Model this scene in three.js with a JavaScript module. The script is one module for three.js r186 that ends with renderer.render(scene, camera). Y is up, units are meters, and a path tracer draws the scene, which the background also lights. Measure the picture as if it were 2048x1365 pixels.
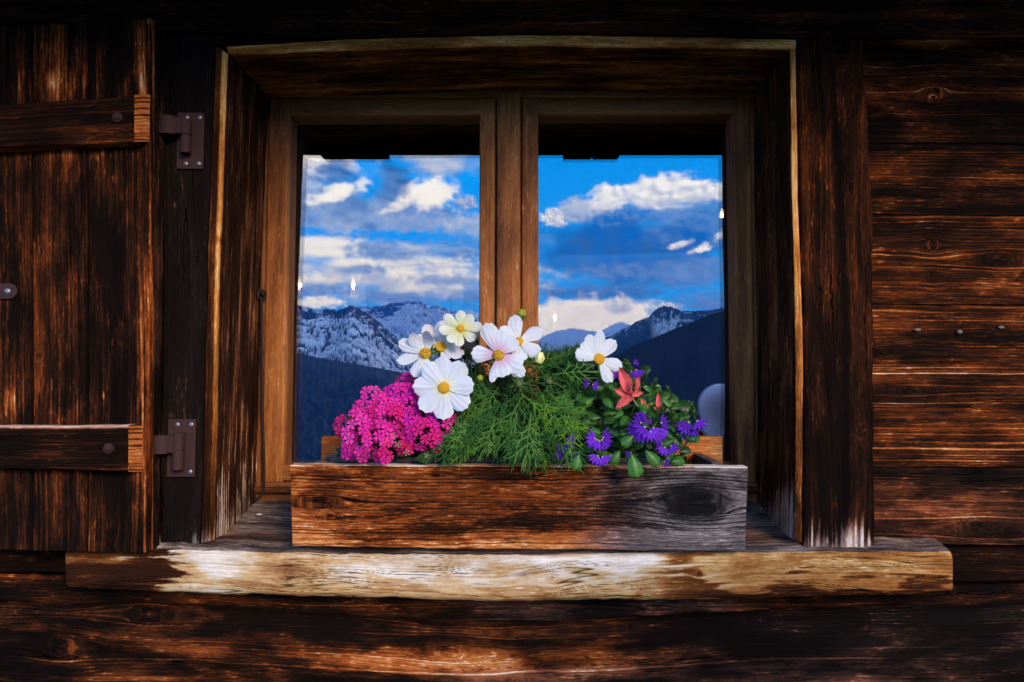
import * as THREE from 'three';
import { mergeGeometries, mergeVertices } from 'three/addons/utils/BufferGeometryUtils.js';
import { MarchingCubes } from 'three/addons/objects/MarchingCubes.js';
import { RoundedBoxGeometry } from 'three/addons/geometries/RoundedBoxGeometry.js';

// ---------------------------------------------------------------- camera, exposure
// Units are metres, y up. z = 0 is the outer face of the window sill, the camera stands 1 m in front of it at the height y = 0.
const F = 1365, CX = 1050, CY = 682.5, PITCH = Math.atan(68 / F);
const scene = new THREE.Scene();
const camera = new THREE.PerspectiveCamera(2 * Math.atan(682.5 / F) * 180 / Math.PI, 2048 / 1365, 0.02, 40000);
camera.position.set(0, 0, 1);
camera.rotation.x = PITCH;
camera.setViewOffset(2048, 1365, 1024 - CX, 0, 2048, 1365);
camera.updateProjectionMatrix();
const renderer = new THREE.WebGLRenderer({ antialias: true });
renderer.toneMapping = THREE.LinearToneMapping;
renderer.toneMappingExposure = 1.18;
renderer.shadowMap.enabled = true;

// ---------------------------------------------------------------- small maths
const { clamp, lerp, smoothstep } = THREE.MathUtils;
const rng = (seed) => () => { seed = (seed + 0x6d2b79f5) | 0; let t = Math.imul(seed ^ (seed >>> 15), 1 | seed); t = (t + Math.imul(t ^ (t >>> 7), 61 | t)) ^ t; return ((t ^ (t >>> 14)) >>> 0) / 4294967296; };
const hash = (i, j = 0) => { let h = (Math.imul(i | 0, 374761393) + Math.imul(j | 0, 668265263)) | 0; h = Math.imul(h ^ (h >>> 13), 1274126177); return ((h ^ (h >>> 16)) >>> 0) / 4294967296; };
const PERM = new Uint8Array(512), GX = new Float32Array(256), GY = new Float32Array(256);
{ const r = rng(11); for (let i = 0; i < 256; i++) { PERM[i] = i; const a = r() * 6.2832; GX[i] = Math.cos(a); GY[i] = Math.sin(a); }
  for (let i = 255; i > 0; i--) { const j = Math.floor(r() * (i + 1)), t = PERM[i]; PERM[i] = PERM[j]; PERM[j] = t; } for (let i = 0; i < 256; i++) PERM[i + 256] = PERM[i]; }
function noise(x, y) {           // about -1 .. 1
  const x0 = Math.floor(x), y0 = Math.floor(y), fx = x - x0, fy = y - y0, X = x0 & 255, Y = y0 & 255;
  const u = fx * fx * fx * (fx * (fx * 6 - 15) + 10), v = fy * fy * fy * (fy * (fy * 6 - 15) + 10);
  const a = PERM[PERM[X] + Y], b = PERM[PERM[X + 1] + Y], c = PERM[PERM[X] + Y + 1], d = PERM[PERM[X + 1] + Y + 1];
  const na = GX[a] * fx + GY[a] * fy, nb = GX[b] * (fx - 1) + GY[b] * fy, nc = GX[c] * fx + GY[c] * (fy - 1), nd = GX[d] * (fx - 1) + GY[d] * (fy - 1);
  const p = na + u * (nb - na), q = nc + u * (nd - nc);
  return 1.5 * (p + v * (q - p));
}
function fbm(x, y, o = 4) { let s = 0, a = 0.5; for (let i = 0; i < o; i++) { s += a * noise(x, y); x = x * 2.03 + 17.1; y = y * 2.03 + 5.3; a *= 0.5; } return s; }
function billow(x, y, o = 4) { let s = 0, a = 0.5; for (let i = 0; i < o; i++) { s += a * (1 - 2.2 * Math.abs(noise(x, y))); x = x * 2.07 + 9.1; y = y * 2.07 + 3.3; a *= 0.5; } return s; }
const lin = (c) => { c /= 255; return c <= 0.04045 ? c / 12.92 : ((c + 0.055) / 1.055) ** 2.4; };
const LUT = new Uint8Array(4097); for (let i = 0; i <= 4096; i++) { const c = i / 4096; LUT[i] = Math.round(255 * (c <= 0.0031308 ? 12.92 * c : 1.055 * c ** (1 / 2.4) - 0.055)); }
const enc = (c) => LUT[c <= 0 ? 0 : c >= 1 ? 4096 : (c * 4096) | 0];
const step = (x, a, b) => smoothstep(x, a, b);
const V = (x, y, z) => new THREE.Vector3(x, y, z);
/** The point of the upright plane z that one sees at pixel (px, py) of the 2048 x 1365 photograph. */
function at(px, py, z) {
  const x = (px - CX) / F, y = (CY - py) / F, c = Math.cos(PITCH), s = Math.sin(PITCH);
  const dy = y * c + s, dz = y * s - c, t = (z - 1) / dz;
  return V(x * t, dy * t, z);
}
const M = (px, z) => px / F * (1 - z);   // so many photograph pixels in metres at the plane z

// ---------------------------------------------------------------- sky: clouds and air, in angles
// Azimuth 0 looks straight away from the chalet wall (+z); the window mirrors about 18 degrees either side of it.
const GAIN = 3.7;                        // how much brighter the sky is than its mirror image in the double glazing
function makeSky() {
  const W = 4096, H = 2048, data = new Float32Array(W * H * 4);
  const col = (r, g, b) => [lin(r) * GAIN, lin(g) * GAIN, lin(b) * GAIN];
  const WHITE = col(246, 240, 230), CREAM = col(254, 242, 216), GREY = col(146, 168, 200), SLATE = col(90, 130, 182), DEEP = col(10, 98, 176), PALE = col(186, 192, 204), LILAC = col(116, 146, 194), WARM = col(255, 240, 205).map((x) => x * 1.3), DUSK = col(44, 96, 152), BLUE = col(4, 150, 238);
  // [x, y, half width, half height, top colour, base colour, softness, raggedness, seed, tilt, opacity] in pixels of 1/1365 rad, x to the right in the window, y = 750 the horizon
  const S = [
    [800, 490, 330, 46, GREY, SLATE, .8, .5, 1, 0, .55], [780, 560, 330, 62, CREAM, PALE, .7, .6, 2, 0, 1], [660, 505, 100, 24, WHITE, CREAM, .5, .5, 3, -.04, 1],
    [660, 330, 120, 60, WHITE, CREAM, .7, .5, 4, 0, 1], [640, 420, 90, 60, PALE, GREY, .8, .5, 60, 0, .9], [880, 322, 150, 60, PALE, GREY, .8, .55, 5, .08, 1], [740, 438, 190, 56, SLATE, GREY, .6, .6, 6, .02, 1], [850, 446, 110, 34, LILAC, GREY, .7, .6, 7, 0, .9], [700, 470, 60, 26, GREY, PALE, .8, .6, 62, 0, .7],
    [750, 340, 34, 40, BLUE, BLUE, .6, .6, 52, .3, .95], [684, 364, 64, 36, DUSK, SLATE, .85, .55, 8, 0, .95], [935, 372, 50, 26, BLUE, BLUE, .6, .6, 53, -.1, 1], [800, 386, 50, 54, DUSK, SLATE, .7, .5, 9, .4, 1], [862, 366, 40, 10, BLUE, BLUE, .7, .6, 61, .1, .8], [692, 402, 66, 20, WHITE, CREAM, .6, .55, 10, -.36, 1], [864, 394, 58, 34, WHITE, CREAM, .5, .5, 11, -.18, 1], [812, 416, 52, 17, CREAM, PALE, .7, .5, 12, -.4, .95],
    [932, 412, 34, 18, PALE, LILAC, .6, .6, 13, 0, .9], [930, 452, 70, 28, PALE, GREY, .8, .6, 15, 0, .9],
    [810, 478, 150, 15, BLUE, BLUE, .7, .7, 54, 0, .95], [640, 478, 60, 12, BLUE, BLUE, .8, .6, 55, 0, .8], [768, 508, 86, 22, GREY, SLATE, .6, .6, 16, .03, .95], [920, 508, 60, 16, GREY, SLATE, .6, .6, 17, 0, .8], [735, 545, 66, 13, LILAC, GREY, .6, .6, 18, -.06, .9], [870, 530, 120, 14, CREAM, PALE, .7, .6, 19, -.05, .9], [890, 562, 110, 13, GREY, LILAC, .7, .6, 20, 0, .8],
    [960, 590, 110, 24, GREY, SLATE, .7, .6, 21, 0, .9], [640, 588, 120, 16, SLATE, GREY, .7, .6, 22, 0, .8], [800, 598, 110, 18, LILAC, SLATE, .7, .6, 23, 0, .9], [640, 612, 70, 14, WARM, CREAM, .6, .6, 24, -.05, 1], [900, 640, 120, 26, PALE, GREY, .8, .5, 25, 0, .8],
    [1020, 470, 70, 120, LILAC, GREY, .8, .5, 26, 0, .7],
    [1110, 438, 32, 20, WHITE, PALE, .4, .5, 31, 0, 1], [1160, 425, 50, 28, PALE, GREY, .5, .55, 32, 0, 1], [1212, 405, 40, 32, WHITE, PALE, .4, .5, 33, 0, 1], [1322, 396, 100, 36, WHITE, PALE, .4, .5, 34, 0, 1], [1440, 400, 90, 20, WHITE, PALE, .5, .5, 35, -.1, 1],
    [1250, 500, 260, 88, DEEP, DUSK, .55, .45, 36, 0, 1], [1420, 470, 150, 54, SLATE, DEEP, .6, .5, 37, 0, .85], [1340, 440, 80, 22, LILAC, SLATE, .8, .6, 38, 0, .75], [1235, 440, 90, 22, SLATE, DEEP, .7, .6, 44, 0, .9],
    [1352, 497, 30, 8, WHITE, PALE, .7, .5, 39, -.2, 1], [1392, 506, 26, 11, WHITE, WHITE, .6, .5, 40, -.3, 1], [1440, 480, 36, 12, WHITE, PALE, .7, .5, 41, -.25, .9],
    [1220, 545, 110, 24, LILAC, SLATE, .8, .6, 42, -.05, .75], [1380, 555, 130, 40, LILAC, SLATE, .7, .55, 43, 0, .85], [1094, 578, 34, 26, PALE, LILAC, .8, .6, 45, 0, .8], [1210, 585, 160, 26, SLATE, DUSK, .7, .5, 46, 0, .9],
    [1180, 646, 180, 58, WARM, WARM, .5, .5, 47, 0, 1], [1170, 616, 46, 18, WARM, CREAM, .5, .5, 48, 0, 1], [1236, 612, 34, 20, CREAM, PALE, .5, .5, 49, 0, 1], [1330, 616, 34, 12, CREAM, PALE, .6, .5, 50, 0, .9], [1440, 610, 120, 30, LILAC, SLATE, .7, .5, 51, 0, .9],
  ];
  const color = (X, Y, el) => {
    // blue air, paler towards the horizon
    const h = clamp((750 - Y) / 440, 0, 1), up = clamp(el / 90, 0, 1);
    let r = lerp(lin(70), lin(0), h ** .5), g = lerp(lin(178), lin(148), h ** .7), b = lerp(lin(240), lin(232), h);
    r = lerp(r, lin(6), up); g = lerp(g, lin(96), up); b = lerp(b, lin(190), up);
    const out = [r * GAIN, g * GAIN, b * GAIN];
    // broken cloud over the whole sky; sparse where the single clouds below are set
    const near = step(Math.abs(X - 1030), 430, 620) + step(300 - Y, 0, 160), gate = clamp(near, 0, 1);
    if (gate > 0) {
      const wx = X + 60 * noise(X / 210, Y / 160), wy = Y + 30 * noise(X / 170 + 9, Y / 120), s = 1 + up * 2;
      const d = fbm(wx / (260 * s) + 3.3, wy / (120 * s), 6), m = step(d, -.06, .16) * gate;
      if (m > 0) { const rel = fbm((wx + 18) / (260 * s) + 3.3, (wy - 16) / (120 * s), 5) - d, t = clamp(.58 - rel * 2.6 - d * .5, 0, 1); for (let k = 0; k < 3; k++) out[k] = lerp(out[k], lerp(SLATE[k], WHITE[k], t), m); }
    }
    for (const [cx, cy, rx, ry, top, bot, soft, rag, seed, tilt, op] of S) {
      const dx = X - cx, dy = Y - cy - tilt * dx;
      if (Math.abs(dx) > rx * 1.7 || Math.abs(dy) > ry * 1.9) continue;
      const q = 1 - Math.hypot(dx / rx, dy / ry), k = Math.max(9, ry * .62), sx = X / (k * 1.7) + seed * 7.13, sy = Y / k + seed * 3.7;
      const n = soft < .55 ? billow(sx, sy, 6) * .7 - .12 : fbm(sx, sy, 6) * 1.25, m = step(q + n * rag, 0, soft) * op;
      if (m <= 0) continue;
      const n2 = soft < .55 ? billow(sx + .22, sy - .3, 5) * .7 - .12 : fbm(sx + .2, sy - .3, 5) * 1.25;
      const t = clamp(.52 - dy / ry * .45 + (n - n2) * 1.2, 0, 1);
      for (let c = 0; c < 3; c++) out[c] = lerp(out[c], lerp(bot[c], top[c], t), m);
    }
    return out;
  };
  const put = (x, y, c) => { const o = (y * W + x) * 4; data[o] = c[0]; data[o + 1] = c[1]; data[o + 2] = c[2]; data[o + 3] = 1; };
  // row 0 is v = 0, the lowest; u = 0.5 + atan2(dz, dx) / 2 pi
  const dir = (x, y) => { const th = ((x + .5) / W - .5) * 2 * Math.PI, el = ((y + .5) / H - .5) * Math.PI; let az = Math.PI / 2 - th; az = Math.atan2(Math.sin(az), Math.cos(az)); return [az, el]; };
  for (let y = 0; y < H; y++) {
    for (let x = 0; x < W; x++) {
      const [az, el] = dir(x, y), deg = el * 57.2958;
      if (el <= 0) { put(x, y, [.09, .12, .16]); continue; }
      const fine = Math.abs(az) < .42 && el < .46;
      if (!fine && ((x & 3) || (y & 3))) { const o = (((y & ~3) * W) + (x & ~3)) * 4; if (data[o + 3]) { put(x, y, [data[o], data[o + 1], data[o + 2]]); continue; } }
      put(x, y, color(CX + F * az * Math.max(.25, Math.cos(el)), 750 - F * el, deg));
    }
  }
  const t = new THREE.DataTexture(data, W, H, THREE.RGBAFormat, THREE.FloatType);
  t.mapping = THREE.EquirectangularReflectionMapping; t.magFilter = THREE.LinearFilter; t.needsUpdate = true;
  return t;
}
const sky = makeSky();
scene.background = sky; scene.environment = sky; scene.environmentIntensity = 1;

// the low evening sun behind thin cloud, out to the right, softened by it
const sun = new THREE.DirectionalLight(new THREE.Color(1.0, 0.76, 0.5), 4.2);
{ const az = 31 * Math.PI / 180, el = 21 * Math.PI / 180;
  sun.position.set(60 * Math.sin(az) * Math.cos(el), 60 * Math.sin(el), 60 * Math.cos(az) * Math.cos(el)); }
sun.castShadow = true; sun.shadow.radius = 38;
sun.shadow.camera.left = sun.shadow.camera.bottom = -4; sun.shadow.camera.right = sun.shadow.camera.top = 4; sun.shadow.camera.far = 120; sun.shadow.mapSize.set(2048, 2048);
scene.add(sun, sun.target);

// ---------------------------------------------------------------- names, groups
const taken = new Map();
const numbered = (name) => { const n = taken.get(name) ?? 0; taken.set(name, n + 1); return n ? `${name}_${String(n).padStart(3, '0')}` : name; };
function tag(o, label, category, group) { o.userData.label = label; o.userData.category = category; if (group) o.userData.group = group; return o; }
function thing(name, label, category, pos = [0, 0, 0], group) { const o = new THREE.Group(); o.name = numbered(name); o.position.set(...pos); scene.add(o); return tag(o, label, category, group); }
function part(name, geometry, material, parent) { const m = new THREE.Mesh(geometry, material); m.name = name; m.castShadow = m.receiveShadow = true; parent.add(m); return m; }
function sub(name, parent) { const g = new THREE.Group(); g.name = name; parent.add(g); return g; }

// ---------------------------------------------------------------- wood
// Tones from charred black over red brown to bare orange, straw and silver, linear.
const RAMP = [[0, .003, .0018, .0014], [.16, .009, .0042, .0026], [.32, .032, .0095, .0036], [.47, .110, .0245, .0058], [.62, .295, .071, .0145], [.76, .47, .163, .043], [.88, .62, .36, .15], [1, .72, .63, .52]];
const SILVER = [[0, .004, .004, .0042], [.2, .014, .012, .012], [.4, .05, .043, .04], [.6, .15, .13, .12], [.8, .36, .33, .30], [1, .72, .68, .64]];
const VARNISH = [[0, .004, .0022, .0015], [.2, .03, .0085, .003], [.4, .10, .029, .007], [.6, .25, .08, .016], [.8, .42, .16, .04], [1, .62, .36, .16]];
const GOLD = [[0, .004, .002, .0015], [.3, .03, .009, .003], [.5, .14, .04, .008], [.66, .34, .115, .02], [.8, .58, .25, .055], [1, .74, .48, .2]];
const STRAW = [[0, .004, .0022, .0015], [.3, .032, .010, .0042], [.48, .12, .037, .009], [.63, .29, .115, .028], [.77, .50, .30, .105], [.9, .64, .48, .26], [1, .74, .66, .53]];
function ramp(R, t, out) {
  t = clamp(t, 0, 1); let i = 1; while (i < R.length - 1 && R[i][0] < t) i++;
  const a = R[i - 1], b = R[i], f = (t - a[0]) / (b[0] - a[0]);
  out[0] = a[1] + f * (b[1] - a[1]); out[1] = a[2] + f * (b[2] - a[2]); out[2] = a[3] + f * (b[3] - a[3]);
}
/** A weathered board: w along the grain, h across it (metres). tone(u, v, n, fl) -> tone or [tone, share of silver]; u, v in metres from the board's corner.
 *  Old stain lies in patches with ragged, rubbed edges (spread), over year rings that stand out as thin lines (ringTone: + light, - dark). knots [u, v, radius, length]. */
function wood(o) {
  const { w, h, seed = 1, ring = .0045, knots = [], base = .35, spread = .2, ringTone = .16, lineW = .2, fibre = .05, cracks = .6, relief = .0016, ppm = 1500, streak = [2.2, 16], rampBy = RAMP, tone, rough = .88, gloss = .07, wav = .004, smoke = .6, rub = .27, sharp = 1.9, halo = 1, knotTone = -.16, hair = 0, burr = 0, lineMin = .05 } = o;
  const W = Math.min(2040, Math.max(16, Math.round(w * ppm))), H = Math.min(2040, Math.max(16, Math.round(h * ppm)));
  const rgb = new Uint8Array(W * H * 4), hgt = new Uint8Array(W * H * 4), c = [0, 0, 0], c2 = [0, 0, 0], S = seed * 13.37;
  for (let j = 0; j < H; j++) {
    const v = (j + .5) / H * h;
    for (let i = 0; i < W; i++) {
      const u = (i + .5) / W * w;
      // year rings flow round the knots
      let f = v + wav * (1.5 * noise(u * 1.7 + S, v * 5) + .3 * noise(u * 6 + S, v * 16 + 3)), knot = 0, kd = 9;
      if (burr) f += burr * noise(u * 26 + S, v * 40) * step(noise(u * 3 + S, v * 9 + 5), .0, .5);
      for (const [ku, kv, kr, kl] of knots) {
        const L = kl ?? 2.2, du = (u - ku) / L, dv = v - kv, d2 = du * du + dv * dv;
        if (d2 > kr * kr * 80) continue;
        const d = Math.sqrt(d2) / kr; kd = Math.min(kd, d);
        f += Math.sign(dv) * kr * -1.15 * Math.exp(-d * .5) * Math.min(1, Math.abs(dv) / kr * 1.5);
        const dd = Math.hypot((u - ku) / Math.max(1, L * .62), dv) / kr + .22 * noise(u * 110, v * 110 + ku * 50); if (dd < 1.1) knot = Math.max(knot, step(1.1 - dd, 0, .3));
      }
      let g = f / ring + 1.6 * noise(f * 34 + S, u * .5) + .10 * noise(u * 40 + S, f * 500), row = Math.floor(g); g -= row;
      const wd = lineW * (.5 + hash(row, seed + 3)), late = step(g, 0, .08) * (1 - step(g, wd, wd + .14)), amp = (lineMin + (1 - lineMin) * hash(row, seed)) * (.3 + .9 * step(noise(u * 2.2 + hash(row, 5) * 50, f * 24 + S), -.4, .3)) * (1 + 1.3 * Math.exp(-kd * .55));
      const h1 = noise(u * 38 + S, f * 430), h2 = noise(u * 95 + S * 2, f * 900 + 7), h3 = noise(u * 240 + S, f * 1100), fl = noise(u * 4.5 + S * 2, f * 250), hf = .5 * h1 + .35 * h2 + .3 * h3;
      const big = fbm(u * streak[0] + S, f * streak[1] + S, 3), mid = fbm(u * streak[0] * 3.4 + S + 40, f * streak[1] * 3, 3), sm = fbm(u * 9 + S + 90, f * 26 + S, 4), P = big * .75 + mid * .55 + sm * smoke;
      const q0 = sharp * (P + rub * hf), n = Math.tanh(q0) * .62;
      let t = base, sil = 0;
      if (tone) { const q = tone(u, v, n * .6 + P * .2, fl); if (Array.isArray(q)) { t = q[0]; sil = q[1]; } else t = q; }
      t += spread * 1.55 * n + ringTone * (late * amp - .12) + fibre * (h1 + h2 + .6 * h3);
      // rubbed specks where the raised grain is bare
      if (h1 + h2 * .8 > .62 && sm > .02) t += .17 * step(h1 + h2 * .8, .62, .85) * step(sm, .02, .2);
      let cr = 0, edge = 0;
      if (cracks > 0) {
        const q = noise(u * 1.5 + S * 3, f * 62 + 7) - .12 * noise(u * 17, f * 30) - .05 * noise(u * 60, f * 90), k = Math.abs(q), gate = step(noise(u * 2.4 + S, f * 26 + 4), .18, .34);
        if (gate > 0) { cr = (1 - step(k, .008, .03)) * gate * cracks; edge = q > .03 && q < .075 ? gate * cracks : 0; }
      }
      if (hair) { const q = Math.abs(noise(u * 6 + S, f * 190 + 1.2 * noise(u * 9, f * 40)) ), gt = step(noise(u * 5 + S + 8, f * 30), .0, .3); cr = Math.max(cr, hair * gt * (1 - step(q, .02, .11))); }
      if (knot > 0) { const kr = .5 + .5 * Math.sin(kd * 15 + 2 * noise(u * 60, v * 60)); t = lerp(t, t + knotTone + .1 * kr + .08 * h2 + (kd > .75 ? .1 : 0), knot); }
      else if (kd < 3) t -= .07 * (3 - kd) / 2 * halo * (.6 + h1);
      t += .07 * edge;
      t = t < .1 ? .1 * Math.exp((t - .1) * 6) : t;
      ramp(rampBy, t, c);
      if (sil > 0) { ramp(SILVER, t + .04, c2); const k2 = clamp(sil, 0, 1); for (let k = 0; k < 3; k++) c[k] = lerp(c[k], c2[k], k2); }
      const dk = 1 - .9 * clamp(cr, 0, 1), p = (j * W + i) * 4;
      rgb[p] = enc(c[0] * dk); rgb[p + 1] = enc(c[1] * dk); rgb[p + 2] = enc(c[2] * dk); rgb[p + 3] = 255;
      const z = .52 + .22 * (late * amp - .2) + .09 * h1 + .07 * h2 + .10 * fl + .10 * P - .5 * cr + .06 * edge - (knot > 0 ? .1 * knot * Math.sin(kd * 11) : 0);
      hgt[p] = hgt[p + 1] = hgt[p + 2] = clamp(z, 0, 1) * 255; hgt[p + 3] = 255;
    }
  }
  const tex = (d, s) => { const t = new THREE.DataTexture(d, W, H); t.magFilter = THREE.LinearFilter; t.wrapS = t.wrapT = THREE.MirroredRepeatWrapping; if (s) t.colorSpace = THREE.SRGBColorSpace; t.repeat.set(1 / w, 1 / h); t.needsUpdate = true; return t; };
  const m = new THREE.MeshPhysicalMaterial({ map: tex(rgb, true), bumpMap: tex(hgt), bumpScale: relief, roughness: rough, specularIntensity: gloss });
  m.userData = { w, h, seed };
  return m;
}

/** Samples a polyline of pixels at n + 1 places along x (or y). */
function along(P, n, k) {
  const out = [], s0 = P[0][k], s1 = P[P.length - 1][k];
  for (let i = 0; i <= n; i++) {
    const s = lerp(s0, s1, i / n); let j = 1; while (j < P.length - 1 && P[j][k] < s) j++;
    const f = (s - P[j - 1][k]) / (P[j][k] - P[j - 1][k]); out.push([lerp(P[j - 1][0], P[j][0], f), lerp(P[j - 1][1], P[j][1], f)]);
  }
  return out;
}
/** A board or beam: edges A and B of its front face (pixels, seen at the plane z), thick t, edges rounded by r. axis 'h': A is the upper edge, both run left to right; 'v': A is the left one, both run down.
 *  rise lifts A's far edge (a sill that sheds water); dip lowers B's far edge; wob: unevenness of the face, edge: of the edges. uv in metres: u along, v across from A minus side. */
function beam({ axis = 'h', A, B, z, t, r = .004, n = 60, ny = 8, wob = .001, edge = .0015, rise = 0, dip = 0, seed = 1, side = 0, u0 = 0, nd = 3 }) {
  const k = axis === 'h' ? 0 : 1, pa = along(A, n, k), pb = along(B, n, k), pos = [], uv = [], idx = [], S = seed * 7.7;
  let u = u0, last = null; const rings = [];
  const prof = (Wd) => {
    const q = [];
    for (let i = 0; i < nd; i++) q.push([0, lerp(-t, -r, i / nd)]);
    for (let i = 0; i <= 3; i++) { const a = i / 3 * Math.PI / 2; q.push([r - r * Math.cos(a), -r + r * Math.sin(a)]); }
    for (let i = 1; i < ny; i++) q.push([lerp(r, Wd - r, i / ny), 0]);
    for (let i = 0; i <= 3; i++) { const a = i / 3 * Math.PI / 2; q.push([Wd - r + r * Math.sin(a), -r + r * Math.cos(a)]); }
    for (let i = 1; i <= nd; i++) q.push([Wd, lerp(-r, -t, i / nd)]);
    return q;
  };
  let m = 0;
  for (let i = 0; i <= n; i++) {
    const a = at(pa[i][0], pa[i][1], z), b = at(pb[i][0], pb[i][1], z), mid = a.clone().add(b).multiplyScalar(.5);
    if (last) u += mid.distanceTo(last); last = mid;
    const d = b.clone().sub(a), Wd = d.length(); d.normalize();
    const q = prof(Wd), ea = edge * (noise(u * 14 + S, 1.3) + .6 * noise(u * 55 + S, 4.1)), eb = edge * (noise(u * 14 + S, 9.3) + .6 * noise(u * 55 + S, 7.1)); m = q.length;
    let len = -t;
    const ring = [];
    q.forEach(([s, zo], j) => {
      const e = ea * Math.exp(-s / .006) + eb * Math.exp(-(Wd - s) / .006), back = -zo / t;
      const s2 = s + e + (s < Wd / 2 ? -rise * back * (1 - 2 * s / Wd) : dip * back * (2 * s / Wd - 1));
      const w2 = wob * (fbm(u * 5 + S, s * 26 + S, 3) * 1.6);
      pos.push(a.x + d.x * s2, a.y + d.y * s2, z + zo + w2 * (1 - back));
      if (j) len += Math.hypot(q[j][0] - q[j - 1][0], q[j][1] - q[j - 1][1]);
      uv.push(u, len + side);
      ring.push([a.x + d.x * s2, a.y + d.y * s2, z + zo + w2 * (1 - back)]);
    });
    rings.push(ring);
  }
  for (let i = 0; i < n; i++) for (let j = 0; j < m - 1; j++) { const p = i * m + j; idx.push(p, p + 1, p + m, p + 1, p + m + 1, p + m); }
  // which way round the faces go
  const v = (i) => V(pos[i * 3], pos[i * 3 + 1], pos[i * 3 + 2]), mj = Math.floor(m / 2), p0 = mj, fn = v(p0 + 1).sub(v(p0)).cross(v(p0 + m).sub(v(p0)));
  const flip = fn.z < 0;
  const g = new THREE.BufferGeometry();
  g.setAttribute('position', new THREE.Float32BufferAttribute(pos, 3)); g.setAttribute('uv', new THREE.Float32BufferAttribute(uv, 2));
  if (flip) for (let i = 0; i < idx.length; i += 3) { const x = idx[i + 1]; idx[i + 1] = idx[i + 2]; idx[i + 2] = x; }
  g.setIndex(idx); g.computeVertexNormals();
  // ends and back
  const cap = (ring, sgn) => {
    const cp = [], cu = [], ci = []; let c = V(0, 0, 0); ring.forEach((q) => c.add(V(...q))); c.multiplyScalar(1 / ring.length);
    cp.push(c.x, c.y, c.z); cu.push(.05, .05);
    ring.forEach((q) => { cp.push(...q); cu.push(.05 + (q[2] - c.z) * .35, .05 + (k ? q[0] - c.x : q[1] - c.y)); });
    for (let j = 1; j <= ring.length; j++) { const b2 = j === ring.length ? 1 : j + 1; (sgn !== flip) ? ci.push(0, j, b2) : ci.push(0, b2, j); }
    const e = new THREE.BufferGeometry(); e.setAttribute('position', new THREE.Float32BufferAttribute(cp, 3)); e.setAttribute('uv', new THREE.Float32BufferAttribute(cu, 2)); e.setIndex(ci); e.computeVertexNormals(); return e;
  };
  const bp = [], bu = [], bi = [];
  rings.forEach((ring, i) => { bp.push(...ring[0], ...ring[m - 1]); bu.push(i * .02, 0, i * .02, .1); if (i) { const q = (i - 1) * 2; bi.push(q, q + 2, q + 1, q + 1, q + 2, q + 3); } });
  const back = new THREE.BufferGeometry(); back.setAttribute('position', new THREE.Float32BufferAttribute(bp, 3)); back.setAttribute('uv', new THREE.Float32BufferAttribute(bu, 2)); back.setIndex(bi); back.computeVertexNormals();
  return mergeGeometries([g, cap(rings[0], true), cap(rings[n], false), back]);
}
/** Size in metres of a board given by its pixels: [length, width, metres per pixel]. */
const sizeOf = (A, B, z, k) => { const a0 = at(...A[0], z), a1 = at(...A[A.length - 1], z); let wd = 0; for (let i = 0; i <= 8; i++) wd = Math.max(wd, at(...along(A, 8, k)[i], z).distanceTo(at(...along(B, 8, k)[i], z))); return [a0.distanceTo(a1), wd]; };
/** beam() and wood() in one: the board's own texture covers its face and as much of its sides as «side» says. tone gets (px, py, v, n, fl) with px, py the photograph's pixels on the face. */
function board(name, parent, o) {
  const k = o.axis === 'v' ? 1 : 0, [len, wd] = sizeOf(o.A, o.B, o.z, k), side = o.side ?? 0, px = F / (1 - o.z);
  const [x0, y0] = [Math.min(o.A[0][0], o.A[o.A.length - 1][0]), o.A[0][1]];
  const w = o.wood ?? {};
  const knots = (w.knots ?? []).map(([x, y, r, l]) => k ? [(y - y0) / px, (x - x0) / px + side, r / px, l] : [(x - x0) / px, (y - y0) / px + side, r / px, l]);
  const mat = o.material ?? wood({ ...w, knots, w: len, h: wd + 2 * side, seed: o.seed, tone: w.tone && ((u, v, n, fl) => k ? w.tone(x0 + (v - side) * px, y0 + u * px, v - side, n, fl, wd) : w.tone(x0 + u * px, y0 + (v - side) * px, v - side, n, fl, wd)) });
  return part(name, beam(o), mat, parent);
}
const plain = (rgb, o = {}) => new THREE.MeshPhysicalMaterial({ color: new THREE.Color().setRGB(...rgb), roughness: .8, specularIntensity: .4, ...o });

// ---------------------------------------------------------------- the chalet wall
const proj = (p) => { const y = p.y, z = p.z - 1, c = Math.cos(PITCH), s = Math.sin(PITCH), yc = y * c + z * s, zc = -y * s + z * c; return [CX + F * p.x / -zc, CY - F * yc / -zc]; };
/** The pixel at height py of the plumb line through (px, py0) of the plane z. */
function plumb(px, py0, z, py) { const X = at(px, py0, z).x, Y = at(px, py, z).y; return [proj(V(X, Y, z))[0], py]; }
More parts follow.
